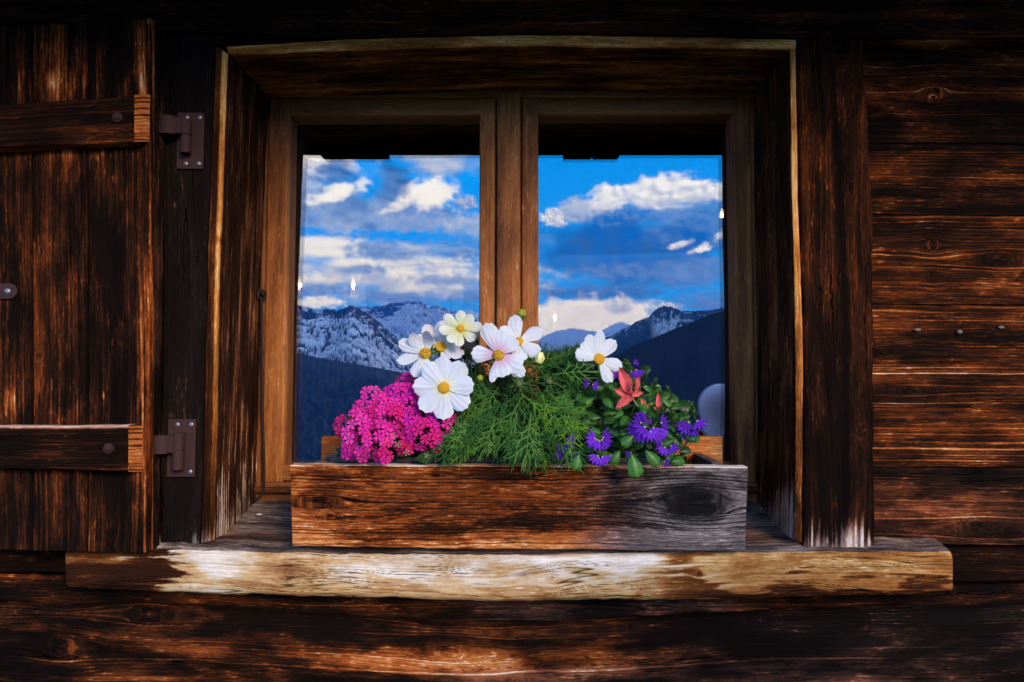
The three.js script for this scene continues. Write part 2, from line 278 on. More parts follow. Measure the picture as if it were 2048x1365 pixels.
/** A cuboid with rounded edges; the grain runs along its longest side. uv in metres. */
function slab(name, parent, [x0, x1], [y0, y1], [z0, z1], mat, r = .003) {
  const s = [x1 - x0, y1 - y0, z1 - z0], c = [(x0 + x1) / 2, (y0 + y1) / 2, (z0 + z1) / 2], g = new RoundedBoxGeometry(...s, 2, Math.min(r, ...s.map((q) => q * .45))).translate(...c);
  const L = s.indexOf(Math.max(...s)), P = g.attributes.position, N = g.attributes.normal, U = new Float32Array(P.count * 2);
  for (let i = 0; i < P.count; i++) {
    const p = [P.getX(i), P.getY(i), P.getZ(i)], n = [N.getX(i), N.getY(i), N.getZ(i)].map(Math.abs), d = n.indexOf(Math.max(...n));
    const o = [0, 1, 2].filter((k) => k !== L && k !== d), a = d === L ? (L + 1) % 3 : L, b = d === L ? (L + 2) % 3 : o[0];
    U[i * 2] = p[a] - c[a] + s[a] / 2; U[i * 2 + 1] = (p[b] - c[b]) * (b === 1 ? -1 : 1) + s[b] / 2;
  }
  g.setAttribute('uv', new THREE.BufferAttribute(U, 2));
  return part(name, g, mat, parent);
}
const gauss = (x, s) => Math.exp(-(x * x) / (s * s));
const spot = (x, y, cx, cy, rx, ry) => { const q = 1 - Math.hypot((x - cx) / rx, (y - cy) / ry); return q > 0 ? Math.min(1, q * 2) : 0; };

const wall = thing('log_wall', 'old dark brown timber wall of weathered planks and posts around the window', 'wall');
const dark = wood({ w: 1.2, h: .3, seed: 90, base: .2, spread: .3, ppm: 900 });
{
  // planks right of the window, sun-browned, worn to orange along the raised grain
  const X0 = 1728, X1 = 2560, pl = (y0, y1, seed, tone, w = {}, z = -.047) => board('plank', wall, { axis: 'h', A: [[X0, y0 - .6], [X1, y0 + 3.4]], B: [[X0, y1], [X1, y1 + 4]], z, t: .05, r: .0016, n: 70, ny: 14, wob: .0022, edge: .0007, seed,
    wood: { ppm: 1500, ring: .0062, spread: .25, ringTone: .22, fibre: .05, cracks: .9, relief: .0026, streak: [3.2, 22], smoke: .7, ...w, tone: (...a) => { const q = tone(...a); return Array.isArray(q) ? [q[0] - .06, q[1]] : q - .06; } } });
  pl(84, 286, 21, (x, y, v, n, fl) => .27 + .16 * gauss(y - 185, 24) + .14 * gauss(y - 120, 30) + .1 * fl, { knots: [[1870, 190, 16, 1.2], [1800, 130, 6]] });
  pl(288, 429, 22, (x, y, v, n, fl) => .25 + .13 * gauss(y - 358, 16) + .1 * gauss(y - 404, 10) + .1 * fl, {});
  pl(431, 608, 23, (x, y, v, n, fl) => .36 + .10 * gauss(y - 505, 30) + .1 * gauss(y - 570, 14) - .16 * gauss(y - 450, 14) + .12 * fl, { knots: [[1868, 490, 13, .8], [2010, 520, 15], [1865, 550, 8, .6]], halo: 1.6 });
  pl(610, 934, 24, (x, y, v, n, fl) => .31 + .12 * gauss(y - 740, 34) + .14 * gauss(y - 880, 42) + .1 * gauss(y - 640, 22) + .1 * fl, { ring: .0058, ringTone: .34, lineW: .26, knots: [[1820, 780, 9, 3], [1960, 668, 7]] });
  pl(936, 1090, 25, (x, y, v, n, fl) => [.32 + .18 * gauss(y - 1030, 32) - .16 * gauss(y - 950, 14) + .14 * spot(x, y, 1915, 985, 60, 16) + .1 * fl, .08], { streak: [4, 18], knots: [[1950, 1050, 13], [2030, 1060, 8]] });
  // pale wood plugs and chips on the plank right of the post
  const chip = plain([.16, .13, .10]);
  for (const [px, py, w, h] of [[1836, 660, .011, .005], [1920, 664, .009, .006], [2003, 655, .010, .005], [1932, 72, .022, .006]]) { const p = at(px, py, -.044), g = new THREE.SphereGeometry(1, 10, 6).scale(w / 2, h / 2, .002).translate(p.x, p.y, p.z); part('wood_plug', g, chip, wall); }

  // posts
  board('post', wall, { axis: 'v', A: [[1592, 68], [1597, 300], [1608, 700], [1606, 1100]], B: [[1728, 66], [1736, 240], [1748, 460], [1751, 760], [1752, 1100]], z: -.017, t: .075, r: .006, n: 90, ny: 22, wob: .004, edge: .003, seed: 31, side: .03,
    wood: { ppm: 1500, ring: .008, spread: .2, ringTone: .10, fibre: .05, cracks: 1, relief: .003, streak: [3, 20], wav: .010, smoke: .6, knots: [[1668, 750, 16], [1678, 90, 26, 1.4], [1690, 380, 10, 4], [1705, 880, 12]],
      tone: (x, y, v, n, fl, wd) => {
        const foot = step(y + 80 * n + 30 * fl, 1052, 1118), q = x + 10 * n - 1664 - (y < 620 ? (y - 200) * .035 : 14 + (y - 620) * -.02), split = gauss(q, 8) * step(y, 120, 260) * .3;
        return [.2 + .08 * gauss(x - 1700, 30) - split + .07 * fl + foot * (.44 + .2 * fl) + .06 * gauss(y - 260, 160) - .07 * step(y, 500, 900), foot * .7];
      } } });
  board('post', wall, { axis: 'v', A: [[322, 40], [322, 500], [318, 1092]], B: [[440, 60], [422, 480], [401, 1088]], z: -.022, t: .07, r: .006, n: 80, ny: 12, wob: .003, edge: .002, seed: 32,
    wood: { ppm: 1300, ring: .007, base: .1, spread: .12, ringTone: .06, fibre: .04, cracks: 1, relief: .0025, streak: [4, 22],
      tone: (x, y, v, n, fl) => { const foot = step(y + 40 * n + 30 * fl, 1070, 1095) * step(x, 360, 395); return [.08 + .08 * fl + foot * .5 + .06 * step(x, 380, 400) * step(y, 880, 960), .3 + foot]; } } });
  // top beam over the window
  board('lintel_beam', wall, { axis: 'h', A: [[-500, -40], [2560, -40]], B: [[-500, 44], [300, 56], [560, 68], [693, 72], [1000, 62], [1155, 63], [1400, 67], [1595, 72], [1760, 76], [2560, 84]], z: -.006, t: .12, r: .006, n: 130, ny: 12, wob: .003, edge: .002, seed: 33, side: .03,
    wood: { ppm: 700, ring: .007, base: .2, spread: .22, ringTone: .16, fibre: .05, cracks: .7, relief: .003, streak: [2, 22], knots: [[1180, 30, 9], [690, 62, 9], [2040, 40, 9]],
      tone: (x, y, v, n, fl, wd) => .2 + .08 * fl + .34 * step(v, wd - .010, wd - .003) * step(Math.abs(x - 1080), 620, 440) * (.7 + 1.1 * n) + .12 * gauss(y - 32, 10) * step(x, 1000, 1200) } });
  board('upper_beam', wall, { axis: 'h', A: [[-500, -330], [2560, -330]], B: [[-500, -44], [2560, -44]], z: -.01, t: .12, r: .006, n: 40, seed: 34, material: dark });
  // timbers below the sill
  board('plank', wall, { axis: 'h', A: [[1700, 1095], [2560, 1098]], B: [[1700, 1166], [2560, 1166]], z: -.058, t: .05, r: .005, n: 40, ny: 8, wob: .002, seed: 39, wood: { ppm: 1300, base: .14, spread: .25, tone: (x, y, v, n, fl) => .13 + .08 * fl } });
  board('plank', wall, { axis: 'h', A: [[-180, 1142], [130, 1150], [700, 1176], [2240, 1170]], B: [[-180, 1200], [400, 1216], [1000, 1252], [1230, 1240], [1560, 1222], [2240, 1210]], z: -.06, t: .05, r: .006, n: 120, ny: 8, wob: .003, edge: .004, seed: 35,
    wood: { ppm: 1120, ring: .006, spread: .3, ringTone: .2, fibre: .05, cracks: .9, relief: .003, streak: [3, 22], smoke: .8, knots: [[1460, 1232, 7], [270, 1205, 13]],
      tone: (x, y, v, n, fl) => [.20 + .24 * step(y, 1205, 1222) * step(x, 150, 260) * step(1600 - x, 0, 240) - .10 * step(x + 200 * n, 1500, 1800) + .06 * fl, .3 * step(x, 850, 1000) * step(1560 - x, 0, 200)] } });
  board('log', wall, { axis: 'h', A: [[-180, 1208], [60, 1212], [400, 1220], [1000, 1256], [1230, 1246], [1560, 1226], [2240, 1216]], B: [[-180, 1392], [2240, 1396]], z: -.042, t: .06, r: .02, n: 130, ny: 20, wob: .006, edge: .003, seed: 36,
    wood: { ppm: 1120, ring: .0058, spread: .3, ringTone: .22, lineW: .26, fibre: .05, cracks: 1, relief: .003, streak: [2.6, 17], smoke: 1, knots: [[878, 1250, 17, 2.4], [110, 1275, 20, 1.2], [282, 1214, 13, 2], [1010, 1300, 8]],
      tone: (x, y, v, n, fl) => {
        const right = step(x + 260 * n + 90 * fl, 1250, 1640), pale = spot(x, y, 1050, 1285, 330, 60), pink = spot(x, y, 1150, 1298, 420, 26);
        return [.22 + .22 * spot(x, y, 860, 1268, 260, 34) + .14 * spot(x, y, 480, 1300, 300, 60) + .12 * pale - .11 * right + .2 * spot(x, y, 1560, 1330, 260, 22) + .06 * fl - .12 * spot(x, y, 620, 1340, 400, 50) + .16 * spot(x, y, 420, 1332, 260, 9), .14 * pink + .2 * right];
      } } });
  for (const [a, b] of [[-620, -183], [2243, 2600]]) { board('plank', wall, { axis: 'h', A: [[a, 1140], [b, 1140]], B: [[a, 1204], [b, 1204]], z: -.061, t: .05, r: .006, n: 20, seed: 45, material: dark }); board('log', wall, { axis: 'h', A: [[a, 1210], [b, 1210]], B: [[a, 1392], [b, 1394]], z: -.044, t: .06, r: .02, n: 20, seed: 46, material: dark }); }
  board('log', wall, { axis: 'h', A: [[-500, 1398], [2560, 1402]], B: [[-500, 1640], [2560, 1640]], z: -.045, t: .06, r: .02, n: 60, ny: 10, wob: .006, seed: 37, material: dark });
  board('log', wall, { axis: 'h', A: [[-500, 1646], [2560, 1646]], B: [[-500, 1980], [2560, 1980]], z: -.047, t: .06, r: .02, n: 60, ny: 10, wob: .006, seed: 38, material: dark });
  // planks behind the open shutter
  for (let i = 0; i < 5; i++) { const y0 = 60 + i * 218; board('plank', wall, { axis: 'h', A: [[-500, y0], [318, y0]], B: [[-500, y0 + 215], [318, y0 + 215]], z: -.05, t: .05, r: .004, n: 30, seed: 40 + i, material: dark }); }
}

// ---------------------------------------------------------------- window: lining, frame, two sashes with double glazing, sill
const win = thing('window', 'double casement window with brown wooden frame and reflecting panes set deep in the wall', 'window');
const ZF = -.178, ZS = -.184, ZG = -.193;
{
  const lw = { rampBy: GOLD, ppm: 1400, ring: .004, spread: .2, ringTone: .14, fibre: .05, cracks: .6, relief: .0018, streak: [3, 24] };
  const D = .176;
  // reveal boards: front edges of bare light wood, the sides towards the window dark
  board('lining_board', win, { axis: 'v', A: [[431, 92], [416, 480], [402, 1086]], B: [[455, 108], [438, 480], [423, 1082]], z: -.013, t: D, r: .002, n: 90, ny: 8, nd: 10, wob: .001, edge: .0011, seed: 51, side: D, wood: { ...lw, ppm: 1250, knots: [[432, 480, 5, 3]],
    tone: (x, y, v, n, fl, wd) => {
      const q = v / wd, foot = step(y + 50 * n + 40 * fl, 1030, 1084);
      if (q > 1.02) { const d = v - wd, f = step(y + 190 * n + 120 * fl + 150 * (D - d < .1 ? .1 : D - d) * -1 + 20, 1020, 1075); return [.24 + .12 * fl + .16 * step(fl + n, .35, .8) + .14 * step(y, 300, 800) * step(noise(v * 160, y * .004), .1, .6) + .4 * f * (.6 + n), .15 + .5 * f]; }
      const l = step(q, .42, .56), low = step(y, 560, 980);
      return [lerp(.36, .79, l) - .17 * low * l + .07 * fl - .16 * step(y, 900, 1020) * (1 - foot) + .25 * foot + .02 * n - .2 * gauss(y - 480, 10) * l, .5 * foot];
    } } });
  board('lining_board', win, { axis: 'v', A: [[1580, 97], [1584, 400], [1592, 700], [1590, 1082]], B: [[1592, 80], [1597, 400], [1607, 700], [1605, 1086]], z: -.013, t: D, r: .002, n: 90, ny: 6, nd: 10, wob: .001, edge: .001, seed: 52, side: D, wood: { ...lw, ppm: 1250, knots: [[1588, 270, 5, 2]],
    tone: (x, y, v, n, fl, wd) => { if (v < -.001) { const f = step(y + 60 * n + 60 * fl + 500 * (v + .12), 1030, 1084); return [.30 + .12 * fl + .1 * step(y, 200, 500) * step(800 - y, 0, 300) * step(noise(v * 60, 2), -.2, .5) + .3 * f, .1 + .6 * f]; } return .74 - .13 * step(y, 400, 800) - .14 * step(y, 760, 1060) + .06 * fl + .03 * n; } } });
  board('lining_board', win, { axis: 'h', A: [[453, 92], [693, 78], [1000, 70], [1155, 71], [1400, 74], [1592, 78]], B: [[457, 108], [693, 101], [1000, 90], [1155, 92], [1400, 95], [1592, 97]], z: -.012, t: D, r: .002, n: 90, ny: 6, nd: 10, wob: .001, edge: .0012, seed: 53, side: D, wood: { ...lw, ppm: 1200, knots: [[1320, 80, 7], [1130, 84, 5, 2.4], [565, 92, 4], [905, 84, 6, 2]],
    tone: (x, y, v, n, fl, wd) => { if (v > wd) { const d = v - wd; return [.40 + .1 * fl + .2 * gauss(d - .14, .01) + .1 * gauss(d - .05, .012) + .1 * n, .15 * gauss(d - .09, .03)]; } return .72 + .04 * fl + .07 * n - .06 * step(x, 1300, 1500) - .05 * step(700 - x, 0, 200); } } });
  // frame
  const fw = (name, parent, axis, A, B, z, t, seed, w = {}, o = {}) => board(name, parent, { axis, A, B, z, t, r: .0032, n: 24, ny: 5, wob: .0003, edge: .0003, seed, ...o, wood: { ppm: 1300, rampBy: VARNISH, ring: .0026, base: .46, spread: .12, ringTone: -.05, fibre: .035, cracks: .15, relief: .0005, streak: [3, 30], rough: .6, gloss: .4, smoke: .25, ...w } });
  const vert = (x0, x1, y0, y1, z, yr = 600) => [[plumb(x0, yr, z, y0), plumb(x0, yr, z, y1)], [plumb(x1, yr, z, y0), plumb(x1, yr, z, y1)]];
  const stile = (name, parent, x0, x1, y0, y1, z, t, seed, w, o) => { const [A, B] = vert(x0, x1, y0, y1, z); return fw(name, parent, 'v', A, B, z, t, seed, w, o); };
  stile('frame_post', win, 498, 528, 176, 1012, ZF, .05, 54, { base: .46 });
  stile('frame_post', win, 1508, 1540, 176, 1012, ZF, .05, 55, { base: .42 });
  stile('mullion', win, 993, 1041, 186, 972, ZF + .004, .05, 56, { base: .40, spread: .2, tone: (x, y, v, n, fl) => .58 + .05 * fl - .2 * gauss(y - 485, 40) * (.6 + n) });
  fw('frame_head', win, 'h', [[520, 172], [1518, 172]], [[520, 194], [1518, 194]], ZF + .002, .05, 57, { base: .55 });
  fw('frame_sill', win, 'h', [[506, 966], [1522, 966]], [[506, 1016], [1522, 1016]], ZF + .002, .05, 58, { base: .5 });
  fw('drip_bead', win, 'h', [[506, 976], [1522, 976]], [[506, 988], [1522, 988]], ZF + .012, .012, 59, { base: .3 });
  const glass = new THREE.MeshPhysicalMaterial({ color: 0xffffff, transmission: 1, thickness: 0, roughness: 0, ior: 2.4, side: THREE.DoubleSide });
  for (const [xa, xb, xc, xd, s] of [[530, 571, 958, 991, 160], [1043, 1077, 1472, 1507, 170]]) {
    const sash = sub('sash', win);
    stile('stile', sash, xa, xb, 196, 964, ZS, .045, s, { base: .44, spread: .16, tone: (x, y, v, n, fl) => .58 + .05 * fl + .05 * step(y, 250, 450) + .1 * n });
    stile('stile', sash, xc, xd, 196, 964, ZS, .045, s + 1, { base: .5, spread: .18, tone: (x, y, v, n, fl) => .62 + .05 * fl - .16 * spot(x, y, (xc + xd) / 2, 880, 16, 90) + .1 * n });
    const y1 = s === 160 ? 231 : 229, xl = plumb(xb, 600, ZS, 200)[0] - .5, xr = plumb(xc, 600, ZS, 200)[0] + .5, yl = plumb(xb, 600, ZS, 940)[0] - .5, yr2 = plumb(xc, 600, ZS, 940)[0] + .5;
    fw('rail', sash, 'h', [[xl, 197], [xr, 197]], [[xl, y1], [xr, y1 - 1]], ZS - .001, .045, s + 2, { base: .6 });
    fw('rail', sash, 'h', [[yl, 930], [yr2, 930]], [[yl, 963], [yr2, 963]], ZS - .001, .045, s + 3, { base: .58 });
    for (const z of [ZG, ZG - .014]) {
      const a = at(xb, 600, z), b = at(xc, 600, z), top = at(xb, 214, z).y, bot = at(xb, 948, z).y, g = new THREE.PlaneGeometry(b.x - a.x + .02, top - bot).translate((a.x + b.x) / 2, (top + bot) / 2, z);
      part('pane', g, glass, sash);
    }
  }
  // sill: a beam, silvered and straw where the stain has weathered away, dark at its left end
  board('sill', win, { axis: 'h', A: [[130, 1100], [340, 1103], [600, 1110], [1000, 1113], [1490, 1108], [1906, 1106]], B: [[132, 1179], [340, 1189], [600, 1198], [1000, 1206], [1400, 1204], [1906, 1190]], z: 0, t: .2, r: .011, n: 130, ny: 16, nd: 10, wob: .003, edge: .0028, rise: .047, seed: 61, side: .2,
    wood: { rampBy: STRAW, ppm: 1150, ring: .0056, spread: .16, ringTone: -.12, lineW: .16, fibre: .03, smoke: .8, cracks: 1, hair: .95, burr: .0015, relief: .0022, streak: [2.4, 18], wav: .010, halo: .5, knots: [[700, 1180, 11, 1.1], [556, 1138, 8, .9], [1380, 1130, 7, 1], [1090, 1138, 5, 1], [820, 1190, 6]],
      tone: (x, y, v, n, fl, wd) => {
        if (v < -.006) return [.50 + .1 * fl + .16 * n + .1 * gauss(v + .03, .012), .72 - .3 * gauss(v + .05, .02)];
        const X = x + 190 * n + 60 * fl, dk = 1 - step(X, 320, 350), br = step(X, 1330, 1420), ln = clamp(v / wd, 0, 1);
        const rust = step(n * 2.3 + .25 * fl + (ln - .5) * 1.2 + .25 * step(x, 1380, 1500) - .14 * (1 - step(x, 820, 1240)), -.04, .46) * step(x, 420, 640);
        const silver = (1 - br) * (1 - dk) * clamp(.30 + .55 * step(x + 120 * n, 560, 760) - ln * .95 + n * 1.7, 0, .6);
        let t = .86 - .09 * (1 - step(x + 100 * n, 520, 760)) + .10 * n - .13 * br - .32 * rust * (.75 + .5 * br) - .05 * ln;
        t = lerp(t, .30 + .14 * step(n + ln * .4, .1, .5), dk);
        return [t, Math.max(silver, .12 * (1 - br) * (1 - dk)) * (1 - .8 * rust)];
      } } });
}
{ const p = at(518, 1032, -.11), t = thing('paint_chip', 'small pale paint chip lying in the left back corner of the sill', 'chip', [p.x, p.y + .002, p.z]); part('chip', new THREE.DodecahedronGeometry(.005, 1).scale(1, .35, .6), plain([.5, .46, .38]), t); }

// shutter stay: thin iron rod hanging in the left reveal
{
  const iron = plain([.022, .014, .012], { roughness: .6, metalness: .3 }), rod = thing('stay_rod', 'thin rusty iron stay rod hanging beside the left sash', 'rod', [0, 0, 0]);
  const a = at(523, 600, -.165), b = at(525, 990, -.165), c = at(508, 1003, -.158);
  part('rod', new THREE.TubeGeometry(new THREE.CatmullRomCurve3([a, a.clone().lerp(b, .5), b.clone().add(V(0, .006, 0)), b.clone().lerp(c, .4), c]), 40, .0024, 8), iron, rod);
  part('eye', new THREE.TorusGeometry(.008, .0026, 8, 20).rotateY(1.1).translate(a.x, a.y + .008, a.z), iron, rod);
  part('staple', new THREE.TubeGeometry(new THREE.CatmullRomCurve3([V(a.x - .03, a.y + .012, a.z), V(a.x, a.y + .016, a.z), V(a.x + .004, a.y + .006, a.z + .004)]), 14, .0024, 8), iron, rod);
}

// ---------------------------------------------------------------- flower box
const flowerBox = thing('flower_box', 'wooden flower box of old boards on the sill, grey and knotty at its right end', 'flower box');
{
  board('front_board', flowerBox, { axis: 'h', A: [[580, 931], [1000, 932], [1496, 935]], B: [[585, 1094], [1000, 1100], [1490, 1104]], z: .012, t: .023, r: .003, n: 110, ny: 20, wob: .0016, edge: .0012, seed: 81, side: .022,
    wood: { ppm: 2000, ring: .0052, spread: .36, ringTone: -.30, lineW: .24, lineMin: .35, fibre: .06, rub: .4, sharp: 2.2, cracks: .8, relief: .0022, streak: [3.2, 24], wav: .006, halo: .8, smoke: .7, knots: [[1384, 1000, 30, 1.5], [636, 1002, 15, 2.6], [655, 1030, 8, 2]],
      tone: (x, y, v, n, fl, wd) => {
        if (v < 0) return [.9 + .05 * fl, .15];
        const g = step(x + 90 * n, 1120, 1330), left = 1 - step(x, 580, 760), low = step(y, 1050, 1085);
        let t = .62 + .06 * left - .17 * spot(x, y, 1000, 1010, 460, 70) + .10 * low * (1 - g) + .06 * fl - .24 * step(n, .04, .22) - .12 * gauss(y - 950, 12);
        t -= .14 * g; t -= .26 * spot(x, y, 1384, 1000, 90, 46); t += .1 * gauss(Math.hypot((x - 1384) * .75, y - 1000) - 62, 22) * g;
        return [t, g * .88];
      } } });
  const raw = wood({ w: .7, h: .12, seed: 82, base: .70, spread: .16, ringTone: -.14, relief: .001, ppm: 1200, cracks: .3 }), grey = wood({ w: .3, h: .16, seed: 83, base: .50, spread: .18, ringTone: -.1, relief: .001, ppm: 1200, tone: () => [.5, .7] });
  const zb = -.138, bl = at(642, 878, zb), br = at(1446, 880, zb), yt = at(1000, 874, zb).y, bot = -.225;
  slab('back_board', flowerBox, [bl.x, br.x], [bot, yt], [zb - .016, zb], raw, .002);
  const yf = at(1000, 926, -.012).y;
  for (const x of [at(627, 922, -.012).x, at(1445, 926, -.012).x - .016]) slab('side_board', flowerBox, [x, x + .016], [bot, yf + .001], [zb + .001, -.012], grey, .002);
  slab('bottom_board', flowerBox, [bl.x + .04, br.x - .04], [-.232, -.222], [zb + .001, -.0125], raw, .002);
  const q = at(1383, 916, zb); slab('corner_block', flowerBox, [q.x - .012, q.x + .013], [bot + .004, q.y + .010], [zb + .0005, zb + .016], raw, .002);
}
const trough = thing('planter_trough', 'dark plastic planter trough full of soil inside the wooden box', 'planter');
const TX0 = -.292, TX1 = .205, TZ0 = -.122, TZ1 = -.017, TY = -.122;
{
  const pls = plain([.035, .034, .036], { roughness: .55 });
  const rect = (x0, x1, z0, z1, r) => { const s = new THREE.Shape(); s.moveTo(x0 + r, z0); s.lineTo(x1 - r, z0); s.quadraticCurveTo(x1, z0, x1, z0 + r); s.lineTo(x1, z1 - r); s.quadraticCurveTo(x1, z1, x1 - r, z1); s.lineTo(x0 + r, z1); s.quadraticCurveTo(x0, z1, x0, z1 - r); s.lineTo(x0, z0 + r); s.quadraticCurveTo(x0, z0, x0 + r, z0); return s; };
  const ring = (grow, y0, h, wd) => { const s = rect(TX0 - grow, TX1 + grow, -TZ1 - grow, -TZ0 + grow, .022); s.holes.push(new THREE.Path(rect(TX0 - grow + wd, TX1 + grow - wd, -TZ1 - grow + wd, -TZ0 + grow - wd, .018).getPoints(8))); return new THREE.ExtrudeGeometry(s, { depth: h, bevelEnabled: true, bevelSize: .0012, bevelThickness: .0012, bevelSegments: 2, curveSegments: 8 }).rotateX(-Math.PI / 2).translate(0, y0, 0); };
  part('rim', ring(.003, TY - .006, .005, .009), pls, trough);
  part('shell', ring(0, TY - .088, .081, .004), pls, trough);
  const g = new THREE.PlaneGeometry(TX1 - TX0 - .012, TZ1 - TZ0 - .012, 160, 40).rotateX(-Math.PI / 2), P = g.attributes.position;
  for (let i = 0; i < P.count; i++) P.setY(i, .006 * fbm(P.getX(i) * 60, P.getZ(i) * 60, 4));
  g.translate((TX0 + TX1) / 2, TY - .018, (TZ0 + TZ1) / 2); g.computeVertexNormals();
  part('soil', g, plain([.016, .010, .007], { roughness: 1, specularIntensity: .1 }), trough).userData.kind = 'stuff';
}

/** Old brown-purple paint on iron, pitted and rusted. */
function rusty() {
  const N = 512, a = new Uint8Array(N * N * 4), b = new Uint8Array(N * N * 4);
  for (let y = 0; y < N; y++) for (let x = 0; x < N; x++) { const n = fbm(x / 60, y / 60, 5), r = step(n + .4 * noise(x / 9, y / 9), .12, .4), s = fbm(x / 7, y / 7, 3), k = (y * N + x) * 4; a[k] = enc(lerp(.044, .07, r) * (1 + .5 * s)); a[k + 1] = enc(lerp(.023, .021, r) * (1 + .5 * s)); a[k + 2] = enc(lerp(.022, .009, r) * (1 + .5 * s)); b[k] = b[k + 1] = b[k + 2] = 128 + 90 * s + 50 * n; a[k + 3] = b[k + 3] = 255; }
  const t = (d, c) => { const q = new THREE.DataTexture(d, N, N); q.magFilter = THREE.LinearFilter; q.wrapS = q.wrapT = THREE.RepeatWrapping; if (c) q.colorSpace = THREE.SRGBColorSpace; q.needsUpdate = true; return q; };
  return new THREE.MeshPhysicalMaterial({ map: t(a, true), bumpMap: t(b), bumpScale: .0006, roughness: .65, metalness: .1, specularIntensity: .25 });
}
// ---------------------------------------------------------------- shutter, folded back against the wall on the left
const shutter = thing('window_shutter', 'dark plank shutter with two battens, opened flat against the wall left of the window', 'shutter');
{
  const ZP = .02, metal = rusty(), bright = plain([.28, .26, .25], { roughness: .4, metalness: .7 });
  const top = (x) => lerp(58, 37, clamp((x + 60) / 365, -1, 1.1)), bot = (x) => lerp(1098, 1106, clamp((x + 60) / 365, -1, 1.1));
  const pv = (x0, x1, seed, tone, w = {}) => board('plank', shutter, { axis: 'v', A: [[x0, top(x0)], [x0 - (x0 > 200 ? 0 : 0), bot(x0)]], B: [[x1, top(x1)], [x1 > 290 ? x1 - 14 : x1, bot(x1)]], z: ZP, t: .035, r: .004, n: 80, ny: 10, nd: 4, wob: .0016, edge: .001, seed, side: .036,
    wood: { ppm: 1400, ring: .006, spread: .30, ringTone: .16, fibre: .05, cracks: .6, relief: .002, streak: [2.4, 26], ...w, tone: (...z) => { const q = tone(...z); return Array.isArray(q) ? q : q - .04; } } });
  const under = (y, n = .3) => .14 * (gauss(y - 312, 26) + gauss(y - 172, 26) + gauss(y - 830, 30)) * clamp(.5 + 3 * n, 0, 2);
  pv(-330, -180, 84, (x, y) => .25); pv(-178, -42, 85, (x, y) => .25);
  pv(-40, 62, 86, (x, y, v, n, fl) => .25 + .1 * fl + under(y, n + .3 * fl), { knots: [[75, 1040, 8]] });
  pv(64, 172, 87, (x, y, v, n, fl) => .27 + .12 * fl - .10 * spot(x, y, 150, 640, 70, 300) + .2 * spot(x, y, 85, 620, 46, 260) + .16 * spot(x, y, 92, 390, 34, 90) + under(y, n + .3 * fl) + .15 * spot(x, y, 110, 130, 28, 110), { knots: [[74, 735, 7], [60, 1040, 9], [112, 560, 6]] });
  pv(174, 305, 88, (x, y, v, n, fl, wd) => { const e = step(x - (300 - (y - 40) * .013), -34, -6); return v > wd ? [.2 + .1 * fl, .2] : .22 + .1 * fl + under(y, n + .3 * fl) * .8 + .30 * e * (.55 + fl) - .10 * spot(x, y, 215, 620, 80, 330); });
  const raw = wood({ w: .12, h: .12, seed: 89, base: .66, ring: .006, lineMin: .4, lineW: .3, spread: .12, ringTone: -.34, relief: .0016, ppm: 1600, cracks: .2, wav: .004 });
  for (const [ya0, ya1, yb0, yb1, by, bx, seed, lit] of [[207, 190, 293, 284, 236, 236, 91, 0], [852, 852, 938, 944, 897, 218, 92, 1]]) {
    const e = seed === 91 ? 268 : 256;
    const b = board('batten', shutter, { axis: 'h', A: [[-330, ya0 + 12], [0, ya0], [e, ya1]], B: [[-330, yb0 - 6], [0, yb0], [e, yb1]], z: .043, t: .024, r: .005, n: 60, ny: 10, wob: .0014, edge: .0012, seed, side: .025,
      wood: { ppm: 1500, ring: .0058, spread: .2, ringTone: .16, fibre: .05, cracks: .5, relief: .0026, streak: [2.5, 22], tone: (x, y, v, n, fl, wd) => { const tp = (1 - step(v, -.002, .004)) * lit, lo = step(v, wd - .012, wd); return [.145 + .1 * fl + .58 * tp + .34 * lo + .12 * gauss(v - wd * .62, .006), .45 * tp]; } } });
    // chamfered end with bare end grain
    const p = [at(e, ya1, .043), at(e, yb1, .043)], q = [at(seed === 91 ? 300 : 284, ya1, .0205), at(seed === 91 ? 298 : 284, yb1, .0205)], w = [at(e, ya1, .0205), at(e, yb1, .0205)];
    p.forEach((v) => v.x += .0002);
    const g = new THREE.BufferGeometry(), N = 24, pos = [], uv = [], idx = [];
    for (let i = 0; i <= N; i++) for (let j = 0; j <= 6; j++) { const f = i / N, s = j / 6, A = p[0].clone().lerp(p[1], f), B = q[0].clone().lerp(q[1], f), c = A.lerp(B, s); c.z += .0015 * Math.sin(s * Math.PI) + .0008 * noise(f * 30 + seed, s * 2); pos.push(c.x, c.y, c.z); uv.push(.01 + s * .04, .01 + f * .066); if (i && j) { const k = i * 7 + j; idx.push(k - 8, k - 1, k - 7, k - 1, k, k - 7); } }
    const o = pos.length / 3; for (const [a, c, d] of [[p[0], q[0], w[0]], [p[1], w[1], q[1]]]) { const k = pos.length / 3; for (const v of [a, c, d]) { pos.push(v.x, v.y, v.z); uv.push(.1, .1); } idx.push(k, k + 1, k + 2); }
    g.setAttribute('position', new THREE.Float32BufferAttribute(pos, 3)); g.setAttribute('uv', new THREE.Float32BufferAttribute(uv, 2)); g.setIndex(idx); g.computeVertexNormals();
    part('batten_end', g, raw, b);
    const c = at(bx, by, .0435), cyl = (r, h, z) => new THREE.CylinderGeometry(r, r * 1.02, h, 24).rotateX(Math.PI / 2).translate(c.x, c.y, z);
    const bolt = part('bolt', mergeGeometries([cyl(.0070, .003, .045), new THREE.SphereGeometry(.0048, 18, 10).scale(1, 1, .8).translate(c.x, c.y, .0467)]), metal, b);
  }
